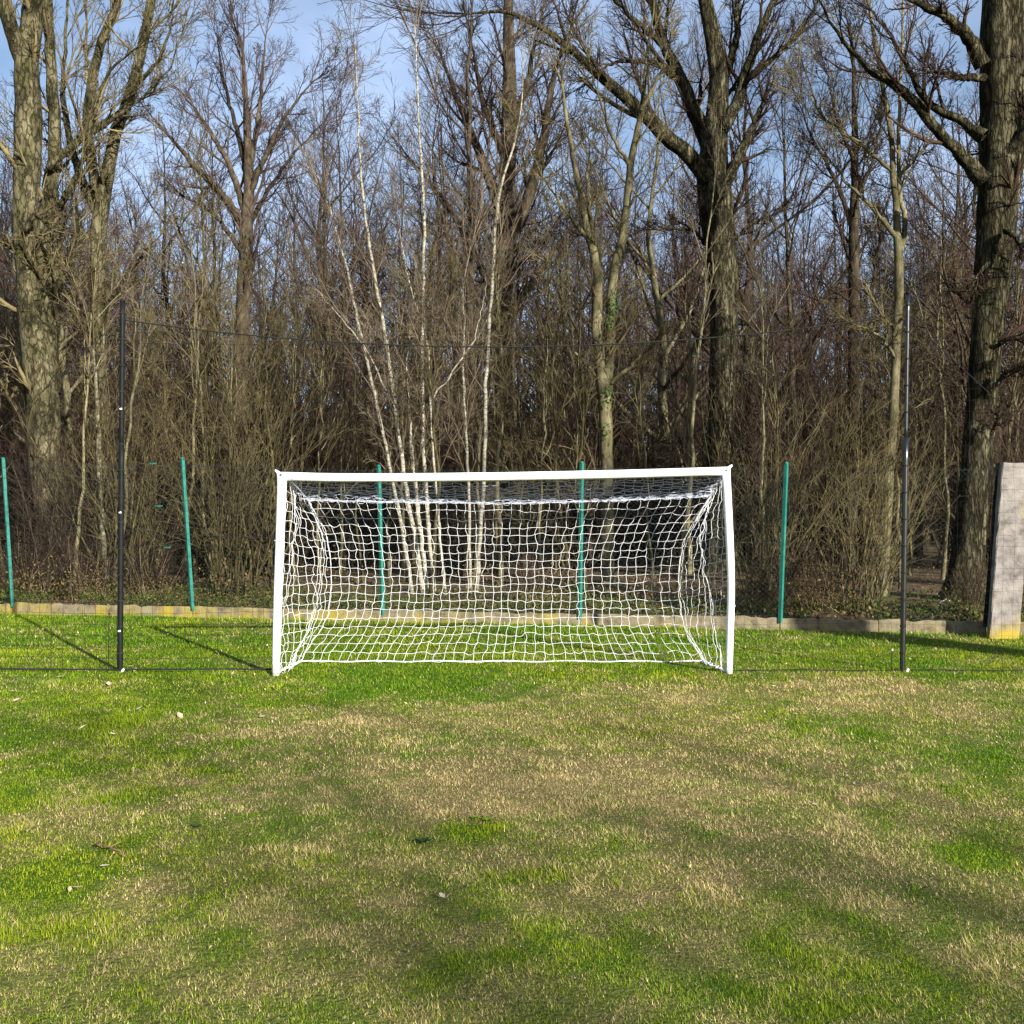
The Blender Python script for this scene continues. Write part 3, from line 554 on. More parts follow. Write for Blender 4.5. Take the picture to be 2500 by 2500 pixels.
for i, (lab, pp) in enumerate(BIRCH):
    lim = [([(pp[3][0], pp[3][1], 4), (pp[3][0] - 130 + 60 * i, pp[3][1] - 150, 3.2), (pp[3][0] - 300 + 110 * i, pp[3][1] - 290, 2)], (0, -.5))]
    if i not in (1, 4): lim = []
    hero('birch_tree', lab, 17.6 + .22 * (i % 4), [([(a, b, w * .64) for a, b, w in pp], (0, .1))], lim, 'birch_bark', 'birch_twig', 120 + i, n1=16, l1=(.09, .2), n2=6, n3=5, n4=2, t0=.3, ang=(.35, .8), rt=.0032, ns=9, flare=.25)
hero('twin_stem_tree', 'pale grey tree splitting into two stems right of the birches', 19.6,
     [([(1484, 1470, 34), (1482, 1250, 32), (1480, 1050, 30), (1474, 930, 34), (1458, 850, 26), (1456, 740, 26), (1462, 670, 26), (1440, 590, 18), (1418, 480, 15), (1400, 390, 12), (1380, 280, 9), (1372, 180, 5)], Z0),
      ([(1482, 960, 26), (1490, 850, 24), (1490, 740, 22), (1500, 660, 22), (1525, 560, 20), (1535, 450, 18), (1545, 370, 17), (1568, 270, 14), (1575, 180, 10), (1590, 60, 6)], (.1, .3))],
     [([(1462, 670, 16), (1445, 560, 13), (1432, 450, 9), (1440, 350, 5)], (0, .4)), ([(1535, 400, 12), (1515, 370, 9), (1480, 300, 7), (1450, 200, 5), (1430, 120, 3)], (0, -.4)), ([(1490, 935, 11), (1545, 890, 9), (1600, 830, 5)], (0, -.4)), ([(1440, 590, 12), (1400, 540, 9), (1330, 440, 6), (1290, 360, 4)], (0, -.6)), ([(1566, 270, 10), (1610, 180, 7), (1640, 90, 4)], (0, -.3))],
     'grey_bark', 'twig_olive', 107, n1=9, l1=(.10, .2), n2=7, n3=5, t0=.4)
hero('oak_tree', 'large oak with mossy forked trunk and crooked limbs right of the goal centre', 22.5,
     [([(1758, 1440, 84), (1756, 1250, 70), (1760, 1050, 62), (1768, 850, 64), (1768, 680, 70), (1752, 540, 84), (1738, 430, 88), (1742, 350, 60), (1752, 260, 50), (1758, 180, 46), (1738, 70, 40), (1716, 0, 34), (1690, -250, 20), (1670, -500, 8)], Z0)],
     [([(1730, 440, 44), (1690, 385, 42), (1610, 320, 38), (1545, 250, 34), (1470, 190, 28), (1385, 110, 22), (1300, 52, 18), (1210, 18, 12), (1120, 40, 6)], (-.2, -1.2)), ([(1735, 370, 42), (1705, 290, 38), (1660, 190, 34), (1620, 110, 28), (1590, 0, 22), (1560, -200, 10)], (0, .8)),
      ([(1752, 330, 36), (1795, 270, 30), (1822, 180, 26), (1850, 90, 22), (1885, 10, 18), (1930, -150, 8)], (0, -.8)), ([(1770, 450, 30), (1805, 380, 26), (1838, 310, 22), (1866, 240, 16)], (-.2, -.7)), ([(1815, 195, 16), (1880, 150, 14), (1960, 70, 11), (2010, -20, 7)], (-.3, -1)),
      ([(1625, 115, 18), (1560, 60, 14), (1500, 0, 10), (1440, -60, 5)], (.4, .2)), ([(1660, 200, 18), (1600, 150, 14), (1500, 150, 9), (1440, 190, 5)], (.2, -.4)), ([(1765, 200, 22), (1800, 100, 18), (1800, 0, 14), (1790, -150, 8)], (0, .5)), ([(1775, 600, 12), (1830, 550, 10), (1900, 520, 6)], (0, -.6)), ([(1745, 620, 12), (1690, 560, 9), (1600, 560, 6)], (0, -.6))],
     'oak_bark', 'twig', 108, n1=9, l1=(.12, .24), n2=6, n3=6, n4=2, t0=.4, rt=.0048, wob=.035)
hero('young_ash', 'slender pale tree with a looped fork beside the right pole', 17.2,
     [([(2148, 1490, 30), (2160, 1330, 27), (2170, 1150, 25), (2182, 1000, 24), (2188, 860, 22), (2195, 720, 22), (2196, 610, 24), (2186, 520, 15), (2180, 420, 14), (2175, 300, 13), (2150, 200, 11), (2140, 100, 9), (2115, 0, 7), (2090, -200, 4)], Z0)],
     [([(2198, 615, 16), (2220, 565, 13), (2205, 510, 11), (2192, 440, 12), (2196, 300, 10), (2200, 150, 8), (2205, 0, 6), (2215, -150, 3)], (0, .1)), ([(2190, 580, 14), (2150, 530, 11), (2080, 460, 8), (2010, 370, 5), (1960, 250, 3)], (0, -.4)), ([(2178, 420, 10), (2100, 350, 9), (2000, 280, 7), (1970, 180, 4)], (0, .4)), ([(2195, 430, 8), (2250, 370, 7), (2300, 300, 4)], (0, -.2)), ([(2190, 880, 9), (2150, 820, 8), (2080, 790, 5)], (0, -.5))],
     'grey_bark', 'twig_olive', 109, n1=10, l1=(.08, .18), t0=.35, rt=.0038, ns=10)
hero('grey_tree', 'straight grey tree left of the slender pale tree', 23.0,
     [([(2070, 1440, 34), (2078, 1200, 30), (2084, 950, 28), (2086, 750, 28), (2084, 550, 24), (2088, 380, 18), (2086, 250, 12), (2080, 100, 6)], Z0)],
     [([(2084, 560, 14), (2040, 440, 11), (1980, 330, 7), (1950, 250, 4)], (0, .5)), ([(2088, 480, 14), (2130, 400, 10), (2150, 300, 6)], (0, -.5)), ([(2086, 800, 12), (2130, 700, 10), (2150, 560, 6)], (0, .5)), ([(2087, 400, 12), (2040, 280, 9), (2020, 180, 5)], (0, -.5))],
     'wood_bark', 'twig', 110, n1=12, l1=(.14, .26), n2=8, n3=6, t0=.35)
hero('oak_tree', 'massive dark oak trunk beside the concrete pillar at the right edge', 16.4,
     [([(2345, 1510, 92), (2361, 1400, 78), (2376, 1250, 73), (2388, 1090, 69), (2400, 950, 70), (2416, 800, 74), (2425, 650, 86), (2438, 500, 96), (2446, 400, 99), (2447, 200, 102), (2450, 50, 102), (2455, -150, 94), (2465, -450, 70), (2470, -900, 30)], Z0)],
     [([(2400, 440, 44), (2340, 370, 30), (2280, 310, 26), (2215, 225, 26), (2150, 190, 20), (2080, 130, 14), (2030, 60, 9), (1990, -30, 5)], (-.3, -1.2)), ([(2400, 160, 40), (2370, 90, 32), (2310, 40, 24), (2230, 5, 16), (2150, -60, 8)], (-.2, -.8)), ([(2405, 330, 30), (2350, 300, 22), (2260, 250, 18), (2180, 90, 12), (2120, 20, 6)], (-.3, .4)),
      ([(2460, 380, 40), (2510, 320, 34), (2600, 230, 22), (2700, 120, 10)], (-.2, -1)), ([(2400, 190, 22), (2340, 190, 14), (2280, 170, 7)], (-.3, -.9)), ([(2420, 850, 12), (2460, 830, 10), (2520, 825, 7)], (-.4, -.9)), ([(2430, 945, 14), (2460, 905, 11), (2510, 900, 8)], (-.4, -.8)), ([(2420, 1060, 10), (2435, 1030, 8), (2430, 1000, 6)], (-.45, -.7)), ([(2455, 560, 16), (2500, 600, 11), (2540, 620, 6)], (-.4, -1.0)), ([(2415, 640, 10), (2380, 680, 7), (2350, 740, 4)], (-.4, -.9))],
     'oak_bark', 'twig', 111, n1=14, l1=(.08, .18), n2=6, n3=5, n4=2, t0=.25, wob=.03, ns=22, rt=.004)
# mossy coppice bushes right behind the fence that can be picked out
for (px, Y, v, s, rz, lab) in ((590, 17.4, 4, 1.05, .4, 'fan of mossy hazel stems just left of the goal'), (1880, 16.0, 4, .75, 1.9, 'mossy hazel stems just right of the goal behind the fence'),
                               (2110, 15.9, 4, .7, 2.6, 'bushy brown stems at the foot of the slender pale tree'), (320, 17.9, 4, .85, 3.3, 'hazel stems crossing behind the left pole')):
    x = (px - 1250) / FPX * Y
    place('hazel_bush', SHRUBS[v], ('stems', 'twigs'), x, Y, float(floor_z(x, Y)), rz, s, lab, 'bush', None)
# trees behind and beside the photographer that throw the dappled shade on the lawn
for (s, x0, y0, sc, k, v, lab) in ((9.5, 6.35, 10.9, 1.0, 'big', 0, 'thick trunked bare tree standing right of the pitch, outside the picture'), (25, 2.9, 3.6, .9, 'shade', 0, 'bare spreading tree behind the photographer, nearest to the right'),
                                  (26, .2, 2.8, .95, 'shade', 0, 'bare spreading tree behind the photographer, further left'), (24.5, 1.5, 2.2, .9, 'shade', 0, 'bare spreading tree behind the photographer, in the middle of three')):
    x = x0 + .56 * s; y = y0 - .83 * s
    o = place('roadside_tree', KINDS[k][v], ('trunk', 'crown'), x, y, 0, s, sc, lab, 'tree', None)

# ------------------------------------------------------------------ undergrowth, leaf litter, ivy
def leaves_mesh(c, size, col, rng, up=.5):
    n = len(c); a = rng.uniform(0, 6.28, n); nz = nrm(np.stack([rng.normal(0, 1, n), rng.normal(0, 1, n) - .3, rng.uniform(up, 1.4, n)], 1))
    t = nrm(np.cross(nz, np.stack([np.cos(a), np.sin(a), np.zeros(n)], 1))); b = np.cross(nz, t); s = size[:, None]
    V = np.stack([c - t * s, c - b * s * .55 + nz * s * .12, c + t * s, c + b * s * .55 + nz * s * .12], 1)
    q = np.arange(n)[:, None] * 4 + np.array([0, 1, 2, 3])
    return V, q, np.repeat(col, 4, 0)
def scatter(name, n, xr, yoff, zr, size, cols, seed, label, power=1.0, clump=None):
    rng = np.random.default_rng(seed); x = rng.uniform(*xr, n); y = kerb_y(x) + yoff[0] + (yoff[1] - yoff[0]) * rng.uniform(0, 1, n) ** power
    if clump is not None:
        ok = fbm(x, y, clump[0], clump[2]) > clump[1]; x = x[ok]; y = y[ok]; n = len(x)
    hz = rng.uniform(0, 1, n) ** 1.6 * zr * (fbm(x, y, .7, seed) * 1.6)
    z = floor_z(x, y) - .03 + hz; cols = np.array(cols); k = rng.integers(len(cols), size=n)
    mb = MB(); mb.add(*leaves_mesh(np.stack([x, y, z], 1), rng.uniform(size[0], size[1], n), cols[k] * rng.uniform(.6, 1.3, (n, 1)), rng)[:2], None, np.repeat(cols[k] * rng.uniform(.6, 1.3, (n, 1)), 4, 0))
    tag(mb.obj(name, M['leaf'], smooth=False), label, name.replace('_', ' '), kind='stuff')
scatter('leaf_litter', 36000, (-13, 13), (.1, 16), .05, (.018, .042), [(.09, .055, .03), (.13, .082, .045), (.055, .034, .018), (.17, .12, .065)], 301, 'brown leaf litter covering the floor of the wood', 1.4)
scatter('ivy_ground_cover', 26000, (-13, 13), (.10, 3.2), .26, (.016, .035), [(.035, .065, .012), (.055, .08, .015), (.085, .09, .02)], 302, 'low green ivy and moss growing along the edging behind the fence', 1.8, (1.3, .40, 12))
scatter('dead_bracken', 16000, (-13, 13), (.3, 5), .8, (.014, .036), [(.12, .078, .036), (.16, .115, .045), (.08, .05, .025), (.15, .12, .035)], 303, 'brown dead bracken and bramble leaves at the wood edge', 1.5, (1.5, .52, 33))
def leafy_bramble(px, Y, s, rz, label, cols, seed):
    x = (px - 1250) / FPX * Y; o = place('bramble', SHRUBS[3], ('stems', 'twigs'), x, Y, float(floor_z(x, Y)), rz, s, label, 'bush', None)
    rng = np.random.default_rng(seed); n = 1100; c = rng.normal(0, 1, (n, 3)) * np.array([.55, .45, .30]); c[:, 2] = np.abs(c[:, 2]) * 1.3 + .08
    cols = np.array(cols); k = rng.integers(len(cols), size=n); V, q, cc = leaves_mesh(c, rng.uniform(.018, .042, n), cols[k] * rng.uniform(.6, 1.3, (n, 1)), rng, -.2)
    lo = MB().add(V, q, None, cc).obj('leaves', M['leaf'], o, smooth=False); lo['kind'] = 'stuff'
BRN = [(.15, .10, .04), (.19, .14, .045), (.10, .065, .03), (.14, .13, .035)]; GRN = [(.05, .065, .015), (.08, .085, .02), (.12, .09, .035)]
for (px, Y, s, rz, lab, cc) in ((70, 17.2, .62, .2, 'bramble with yellowish dead leaves at the foot of the ash', BRN), (225, 16.9, .5, 1.3, 'low bramble with brown leaves left of the left pole', BRN), (375, 17.0, .5, 2.2, 'bramble with brown leaves right of the left pole', BRN),
                               (1870, 15.1, .45, 4.0, 'low leafy bramble just left of the right green fence post', BRN), (2010, 15.0, .5, 3.1, 'low brown bramble between the right green post and the glossy pole', BRN), (2375, 14.5, .4, 5.0, 'low green leafed bramble at the foot of the big oak', GRN), (1300, 16.3, .4, 2.5, 'low green bramble behind the middle of the goal', GRN)):
    leafy_bramble(px, Y, s, rz, lab, cc, int(px))
def ivy_on_trunk():
    rng = np.random.default_rng(9)
    o = None
    root = [q for q in bpy.data.objects if q.name.startswith('twin_stem_tree')][0]
    cs = []
    for (px, py, rr, n) in ((1500, 745, 14, 60), (1490, 790, 10, 40), (1484, 965, 12, 60), (1480, 1060, 9, 30)):
        p = at(px, py, 19.45) - np.array(root.location); cs.append(p + rng.normal(0, 1, (n, 3)) * np.array([rr / FPX * 19.5 * .5, .06, .12]))
    c = np.concatenate(cs); n = len(c); col = np.array([.055, .11, .02]) * rng.uniform(.6, 1.5, (n, 1))
    V, q, cc = leaves_mesh(c, rng.uniform(.025, .045, n), col, rng, -.4)
    MB().add(V, q, None, cc).obj('ivy', M['leaf'], root, smooth=False)
ivy_on_trunk()

# ------------------------------------------------------------------ fence: green posts, chain link, edging boards
fence = empty('chain_link_fence', (0, float(kerb_y(0)), 0)); FO = np.array([0, float(kerb_y(0)), 0])
tag(fence, 'green chain link fence on low lichen covered concrete edging in front of the wood', 'fence')
POSTS = [(-430, -455, 1465, 1115), (33, 10, 1472, 1120), (472, 447, 1487, 1120), (935, 925, 1490, 1138), (1415, 1420, 1500, 1130), (1903, 1918, 1518, 1132), (2404, 2437, 1522, 1133), (2950, 2990, 1540, 1130)]
tops = []
for (bx, tx, by, ty) in POSTS:
    Y = float(FPX * EYE / (by + 24 - 1250))
    for _ in range(6): Y = float(kerb_y((bx - 1250) / FPX * Y))
    b = at(bx, by, Y); b[2] = .10; b[1] -= .035; t = at(tx, ty, Y); t[1] -= .035
    tops.append((b, t))
    mb = MB(); d = (t - b)
    P = np.stack([b - FO, b + d * .5 - FO, t - FO])[None]
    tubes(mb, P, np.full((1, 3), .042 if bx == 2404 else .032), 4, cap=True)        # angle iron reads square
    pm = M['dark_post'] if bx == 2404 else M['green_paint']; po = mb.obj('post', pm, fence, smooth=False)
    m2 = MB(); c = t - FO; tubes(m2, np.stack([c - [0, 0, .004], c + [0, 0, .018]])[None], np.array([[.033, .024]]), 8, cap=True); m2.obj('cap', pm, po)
def lerp_post(i, f, h):           # point in bay i, fraction f, height fraction h
    b = tops[i][0] * (1 - f) + tops[i + 1][0] * f; t = tops[i][1] * (1 - f) + tops[i + 1][1] * f
    return b + (t - b) * h + np.array([0, .03, 0])
for i in range(len(POSTS) - 1):
    W = np.linalg.norm(tops[i + 1][0] - tops[i][0]); H = 2.35; mb = MB(); segs = []
    st = .075; n = int(W / st); hh = H / W
    for k in range(-int(H / st), n + 1):
        for sg in (1, -1):
            f0 = k / n if sg == 1 else (n - k) / n; f1 = f0 + sg * hh
            a0, a1 = 0.0, .985
            g0, g1 = f0, f0 + (f1 - f0) * .985
            if g1 == g0: continue
            for lim in (0.0, 1.0):
                pass
            lo, hi = 0.0, 1.0
            dd = g1 - g0; ta = (0 - g0) / dd; tb = (1 - g0) / dd; ta, tb = min(ta, tb), max(ta, tb)
            lo = max(0.0, ta); hi = min(1.0, tb)
            if hi - lo < .02: continue
            segs.append((lerp_post(i, g0 + dd * lo, .02 + .955 * lo), lerp_post(i, g0 + dd * hi, .02 + .955 * hi)))
    S = np.array(segs) - FO; S[:, :, 1] += np.where(np.arange(len(S)) % 2, .002, -.002)[:, None]
    tubes(mb, S, np.full(S.shape[:2], .0011), 3); mb.obj('mesh_panel', M['wire'], fence)
    for h in (.04, .5, .965):
        mb = MB(); P = np.stack([lerp_post(i, f, h) for f in np.linspace(0, 1, 9)]) - FO; P[:, 1] -= .008; P[1:-1, 2] -= .012 * np.sin(np.linspace(0, math.pi, 9))[1:-1]
        tubes(mb, P[None], np.full((1, 9), .0022), 4); mb.obj('straining_wire', M['wire'], fence)
for (px, py) in ((372, 1132), (388, 1236), (408, 1337)):       # wire tensioners
    Y = float(kerb_y((px - 1250) / FPX * 15.9)) - .03; c = at(px, py, Y) - FO; mb = MB()
    tubes(mb, np.stack([c - [.06, 0, -.01], c - [.03, 0, 0], c + [.03, 0, 0], c + [.06, 0, .01]])[None], np.array([[.004, .012, .012, .004]]), 6, cap=True); mb.obj('wire_tensioner', M['green_paint'], fence)
rngk = np.random.default_rng(3)
bx = [p[0][0] for p in tops]; edges = []
for i in range(len(bx) - 1):
    m = (bx[i] + bx[i + 1]) / 2 + rngk.normal(0, .12)
    edges += [bx[i], m]
edges.append(bx[-1])
for i in range(len(edges) - 1):
    x0, x1 = edges[i] + .006, edges[i + 1] - .006; n = 16; xs = np.linspace(x0, x1, n)
    top = .155 + rngk.normal(0, .006) + rngk.normal(0, .007, n); top2 = top + rngk.normal(0, .005, n); fr = rngk.normal(0, .004, n)
    y = kerb_y(xs) - FO[1] + rngk.normal(0, .004)
    V = np.concatenate([np.stack([xs, y - .03 + fr, np.full(n, -.10)], 1), np.stack([xs, y - .03 + fr, top - .012], 1), np.stack([xs, y - .018 + fr, top], 1), np.stack([xs, y + .02, top2], 1), np.stack([xs, y + .03, np.full(n, -.1)], 1)])
    q = []
    for r in range(4):
        for k in range(n - 1): q.append((r * n + k, r * n + k + 1, (r + 1) * n + k + 1, (r + 1) * n + k))
    e0 = [r * n for r in range(5)]; e1 = [r * n + n - 1 for r in range(5)]
    tr = [(e0[0], e0[1], e0[2]), (e0[0], e0[2], e0[3]), (e0[0], e0[3], e0[4]), (e1[0], e1[2], e1[1]), (e1[0], e1[3], e1[2]), (e1[0], e1[4], e1[3])]
    MB().add(V, q, tr).obj('edging_board', M['kerb'], fence, smooth=False)

# ------------------------------------------------------------------ concrete pillar at the right
def pillar():
    Y = float(kerb_y(6.6)) - .34; b0 = at(2412, 1545, Y); b1 = at(2484, 1545, Y); t0 = at(2446, 1131, Y); t1 = at(2512, 1131, Y)
    w = (b1[0] - b0[0]); c = np.array([(b0[0] + b1[0]) / 2, Y, 0]); tcx = (t0[0] + t1[0]) / 2 - c[0]; H = t0[2]
    rng = np.random.default_rng(8); root = empty('concrete_pillar', tuple(c)); tag(root, 'leaning grey concrete pillar with yellow lichen foot at the right edge', 'pillar')
    n = 18; rings = []; h = w / 2; dp = .05; ch = .010
    for k in range(n):
        f = k / (n - 1); z = -.1 + (H + .1) * f; cx = tcx * max(z, 0) / H; ins = .014 if k == n - 1 else 0
        sec = [(-h + ch, -dp), (h - ch, -dp), (h, -dp + ch), (h, dp - ch), (h - ch, dp), (-h + ch, dp), (-h, dp - ch), (-h, -dp + ch)]
        for (x, y) in sec: rings.append((cx + x * (1 - ins * 4) + rng.normal(0, .0022), y * (1 - ins * 4) + rng.normal(0, .0015), z + (rng.normal(0, .006) if k == n - 1 else 0)))
    q = [(k * 8 + j, k * 8 + (j + 1) % 8, (k + 1) * 8 + (j + 1) % 8, (k + 1) * 8 + j) for k in range(n - 1) for j in range(8)]
    rings.append((tcx, 0, H + .002)); tr = [((n - 1) * 8 + j, (n - 1) * 8 + (j + 1) % 8, n * 8) for j in range(8)]
    MB().add(rings, q, tr).obj('shaft', M['pillar'], root, smooth=False)
pillar()

# ------------------------------------------------------------------ goal
GY = 10.0; goal = empty('football_goal', (0, GY, 0)); GO = np.array([0, GY, 0])
tag(goal, 'small white football goal with a white net', 'goal')
def gtube(name, pix, rad, mat='white_paint', ns=16, par=goal, Y=GY, K=14, cap=True):
    P = resample(np.array([at(a, b, Y) for a, b in pix]), K) - GO; r = np.interp(np.linspace(0, 1, K), np.linspace(0, 1, len(rad)), rad)
    mb = MB(); tubes(mb, P[None], r[None], ns, cap=cap); return mb.obj(name, M[mat], par)
lp = gtube('post', [(673, 1660), (677, 1480), (684, 1300), (689, 1163)], [.037, .042, .047])
rp = gtube('post', [(1779, 1658), (1786, 1430), (1780, 1290), (1772, 1150)], [.034, .037, .043])
cb = gtube('crossbar', [(683, 1162), (780, 1166), (1000, 1166), (1250, 1163), (1500, 1158), (1776, 1150)], [.042, .042, .042], K=24)
for (px, py, sx) in ((683, 1162, -1), (1776, 1150, 1)):      # corner fittings with bolt heads
    c = at(px, py, GY) - GO; mb = MB()
    tubes(mb, np.stack([c + [0, 0, -.02], c + [sx * .015, 0, .035], c + [sx * .045, -.01, .058]])[None], np.array([[.03, .018, .008]]), 8, cap=True); f = mb.obj('corner_fitting', M['white_paint'], goal)
    m2 = MB(); tubes(m2, np.stack([c + [-sx * .02, -.040, .008], c + [-sx * .02, -.050, .008]])[None], np.full((1, 2), .010), 8, cap=True); m2.obj('bolt', M['wire'], f)
for pst, pts in ((lp, [(672, 1320), (680, 1390), (668, 1500)]), (rp, [(1789, 1415), (1793, 1480), (1790, 1350)])):
    for (px, py) in pts:
        c = at(px, py, GY - .01) - GO; mb = MB(); tubes(mb, np.stack([c - [.008, 0, 0], c + [.008, 0, .003]])[None], np.full((1, 2), .006), 6, cap=True); mb.obj('net_hook', M['white_cord'], pst)
# net geometry: X/Y/Z of the back frame line
BYT, BYB = 10.88, 10.82
def back_edge(u, v):      # u across 0..1, v down 0..1
    tx = -2.09 + u * 4.07; bx_ = -2.10 + u * 4.03
    x = tx * (1 - v) + bx_ * v + np.sin(math.pi * np.clip(v, 0, 1)) * (.16 * (1 - u) ** 2 - .17 * u ** 2)
    x = x - .14 * sstep(.72, 1.0, v) * sstep(.75, .2, u) + .10 * sstep(.8, 1.0, v) * sstep(.55, .9, u)
    x = x + .10 * sstep(.22, .0, v) * (-1) * sstep(.45, .0, u) + .14 * sstep(.3, .0, v) * sstep(.55, 1, u)
    zt = 1.725 - .035 * np.sin(math.pi * np.clip(u * .8, 0, 1)) + .065 * np.clip((u - .5) * 2, 0, 1) ** 1.2
    z = zt * (1 - v) + .015 * v
    y = BYT * (1 - v) + BYB * v + .16 * np.sin(math.pi * np.clip(v, 0, 1) ** 1.2) * np.sin(math.pi * np.clip(u, 0, 1)) ** .5 - .05 * sstep(.85, 1, v)
    return np.stack(np.broadcast_arrays(x, y, z), -1)
rngn = np.random.default_rng(6)
def net(name, fn, nu, nv, cord, jit, mat, uedge=True, par=goal, sub=3, fade=True, sag=.0085, skipv=()):
    uu, vv = np.meshgrid(np.linspace(0, 1, nu), np.linspace(0, 1, nv)); P = fn(uu, vv) - GO
    a = rngn.normal(0, 1, P.shape); a = a + .8 * np.roll(a, 1, 0) + .8 * np.roll(a, 1, 1)
    m = np.ones((nv, nu, 1)); m[0] = 0; m[-1] = 0.0 if name == 'roof_net' else .25; m[:, 0] = .2; m[:, -1] = .2
    P = P + a * jit * m
    P[..., 2] = np.maximum(P[..., 2], .012)
    mb = MB()
    def line(Q):
        k = len(Q); t = np.linspace(0, k - 1, (k - 1) * sub + 1); i = np.clip(t.astype(int), 0, k - 2); w = (t - i)[:, None]
        C = Q[i] * (1 - w) + Q[i + 1] * w; bow = np.repeat(rngn.normal(0, sag, (k - 1, 3)), sub, 0); s = np.sin(math.pi * (t - i)); C[:-1] += bow * s[:-1, None]; C[:, 2] -= .5 * sag * np.abs(s)
        return C
    H = np.stack([line(P[r]) for r in range(nv)]); Vv = np.stack([line(P[:, c]) for c in range(nu)])
    tubes(mb, H, np.full(H.shape[:2], cord), 4); tubes(mb, Vv, np.full(Vv.shape[:2], cord), 4)
    kn = P.reshape(-1, 3); o6 = np.array([(1, 0, 0), (0, 1, 0), (-1, 0, 0), (0, -1, 0), (0, 0, 1), (0, 0, -1)]) * cord * 1.8
    V = (kn[:, None] + o6[None]).reshape(-1, 3); tt = np.array([(0, 1, 4), (1, 2, 4), (2, 3, 4), (3, 0, 4), (1, 0, 5), (2, 1, 5), (3, 2, 5), (0, 3, 5)])
    mb.add(V, None, (np.arange(len(kn))[:, None, None] * 6 + tt[None]).reshape(-1, 3))
    return mb.obj(name, M[mat], par), P
CORD = .0022
net('back_net', back_edge, 42, 20, CORD, .0052, 'white_cord')
def post_line(side, v):
    pix = [(700, 1172), (694, 1300), (687, 1480), (682, 1643)] if side < 0 else [(1763, 1160), (1772, 1290), (1777, 1430), (1772, 1643)]
    px = np.interp(v, [0, .27, .63, 1], [p[0] for p in pix]); py = np.interp(v, [0, .27, .63, 1], [p[1] for p in pix])
    return np.stack([(px - 1250) / FPX * GY, np.full_like(px, GY + .02), EYE - (py - 1250) / FPX * GY], -1)
def side_fn(side):
    def f(u, v):
        a = post_line(side, v); b = back_edge(np.full_like(u, 0.0 if side < 0 else 1.0), v)
        w = u[..., None]; p = a * (1 - w) + b * w
        p[..., 0] += .05 * np.sin(u * 9 + v * 5) * np.sin(math.pi * u); return p
    return f
net('side_net', side_fn(-1), 12, 20, CORD, .006, 'white_cord'); net('side_net', side_fn(1), 12, 20, CORD, .006, 'white_cord')
def roof_fn(u, v):
    pxx = 700 + u * 1063; a = np.stack([(pxx - 1250) / FPX * GY, np.full_like(u, GY + .035), EYE - (np.interp(u, [0, .1, .3, .52, .75, 1], [1172, 1176, 1176, 1173, 1168, 1160]) - 1250) / FPX * GY], -1)
    b = back_edge(u, np.zeros_like(u)); w = v[..., None]; p = a * (1 - w) + b * w; p[..., 2] -= .05 * np.sin(math.pi * v); return p
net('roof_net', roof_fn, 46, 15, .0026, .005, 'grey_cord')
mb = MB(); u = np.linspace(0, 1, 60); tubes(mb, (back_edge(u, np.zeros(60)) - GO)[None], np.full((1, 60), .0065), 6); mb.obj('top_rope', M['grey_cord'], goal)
mb = MB(); P = back_edge(u, np.ones(60)) - GO; P[:, 2] = .014 + .006 * np.sin(u * 40); tubes(mb, P[None], np.full((1, 60), .007), 6); mb.obj('ground_rope', M['white_cord'], goal)
for side in (-1, 1):          # slack foot of the side panels lying in the grass
    for kk in range(2):
        w = np.linspace(0, 1, 26)[:, None]; a = post_line(side, np.array([1.0]))[0]; b = back_edge(np.array([0.0 if side < 0 else 1.0]), np.array([1.0]))[0]; P = a * (1 - w) + b * w - GO
        P[:, 0] += .035 * np.sin(w[:, 0] * 17 + kk * 2) * np.sin(math.pi * w[:, 0]); P[:, 2] = .016 + .012 * np.abs(np.sin(w[:, 0] * 23 + kk)); mb = MB(); tubes(mb, P[None], np.full((1, 26), .0055), 6); mb.obj('ground_rope', M['white_cord'], goal)
for side, u0, cx in ((-1, 0.0, 702), (1, 1.0, 1762)):       # stanchions carrying the back of the net
    a = at(cx, 1170 if side < 0 else 1160, GY + .03) - GO; b = back_edge(np.array([u0]), np.array([0.0]))[0] - GO; c = back_edge(np.array([u0]), np.array([.16]))[0] - GO
    mb = MB(); tubes(mb, resample(np.stack([a, (a + b) / 2 + [0, 0, .02], b, c]), 14)[None], np.full((1, 14), .007), 8, cap=True); mb.obj('stanchion', M['grey_cord'], goal)
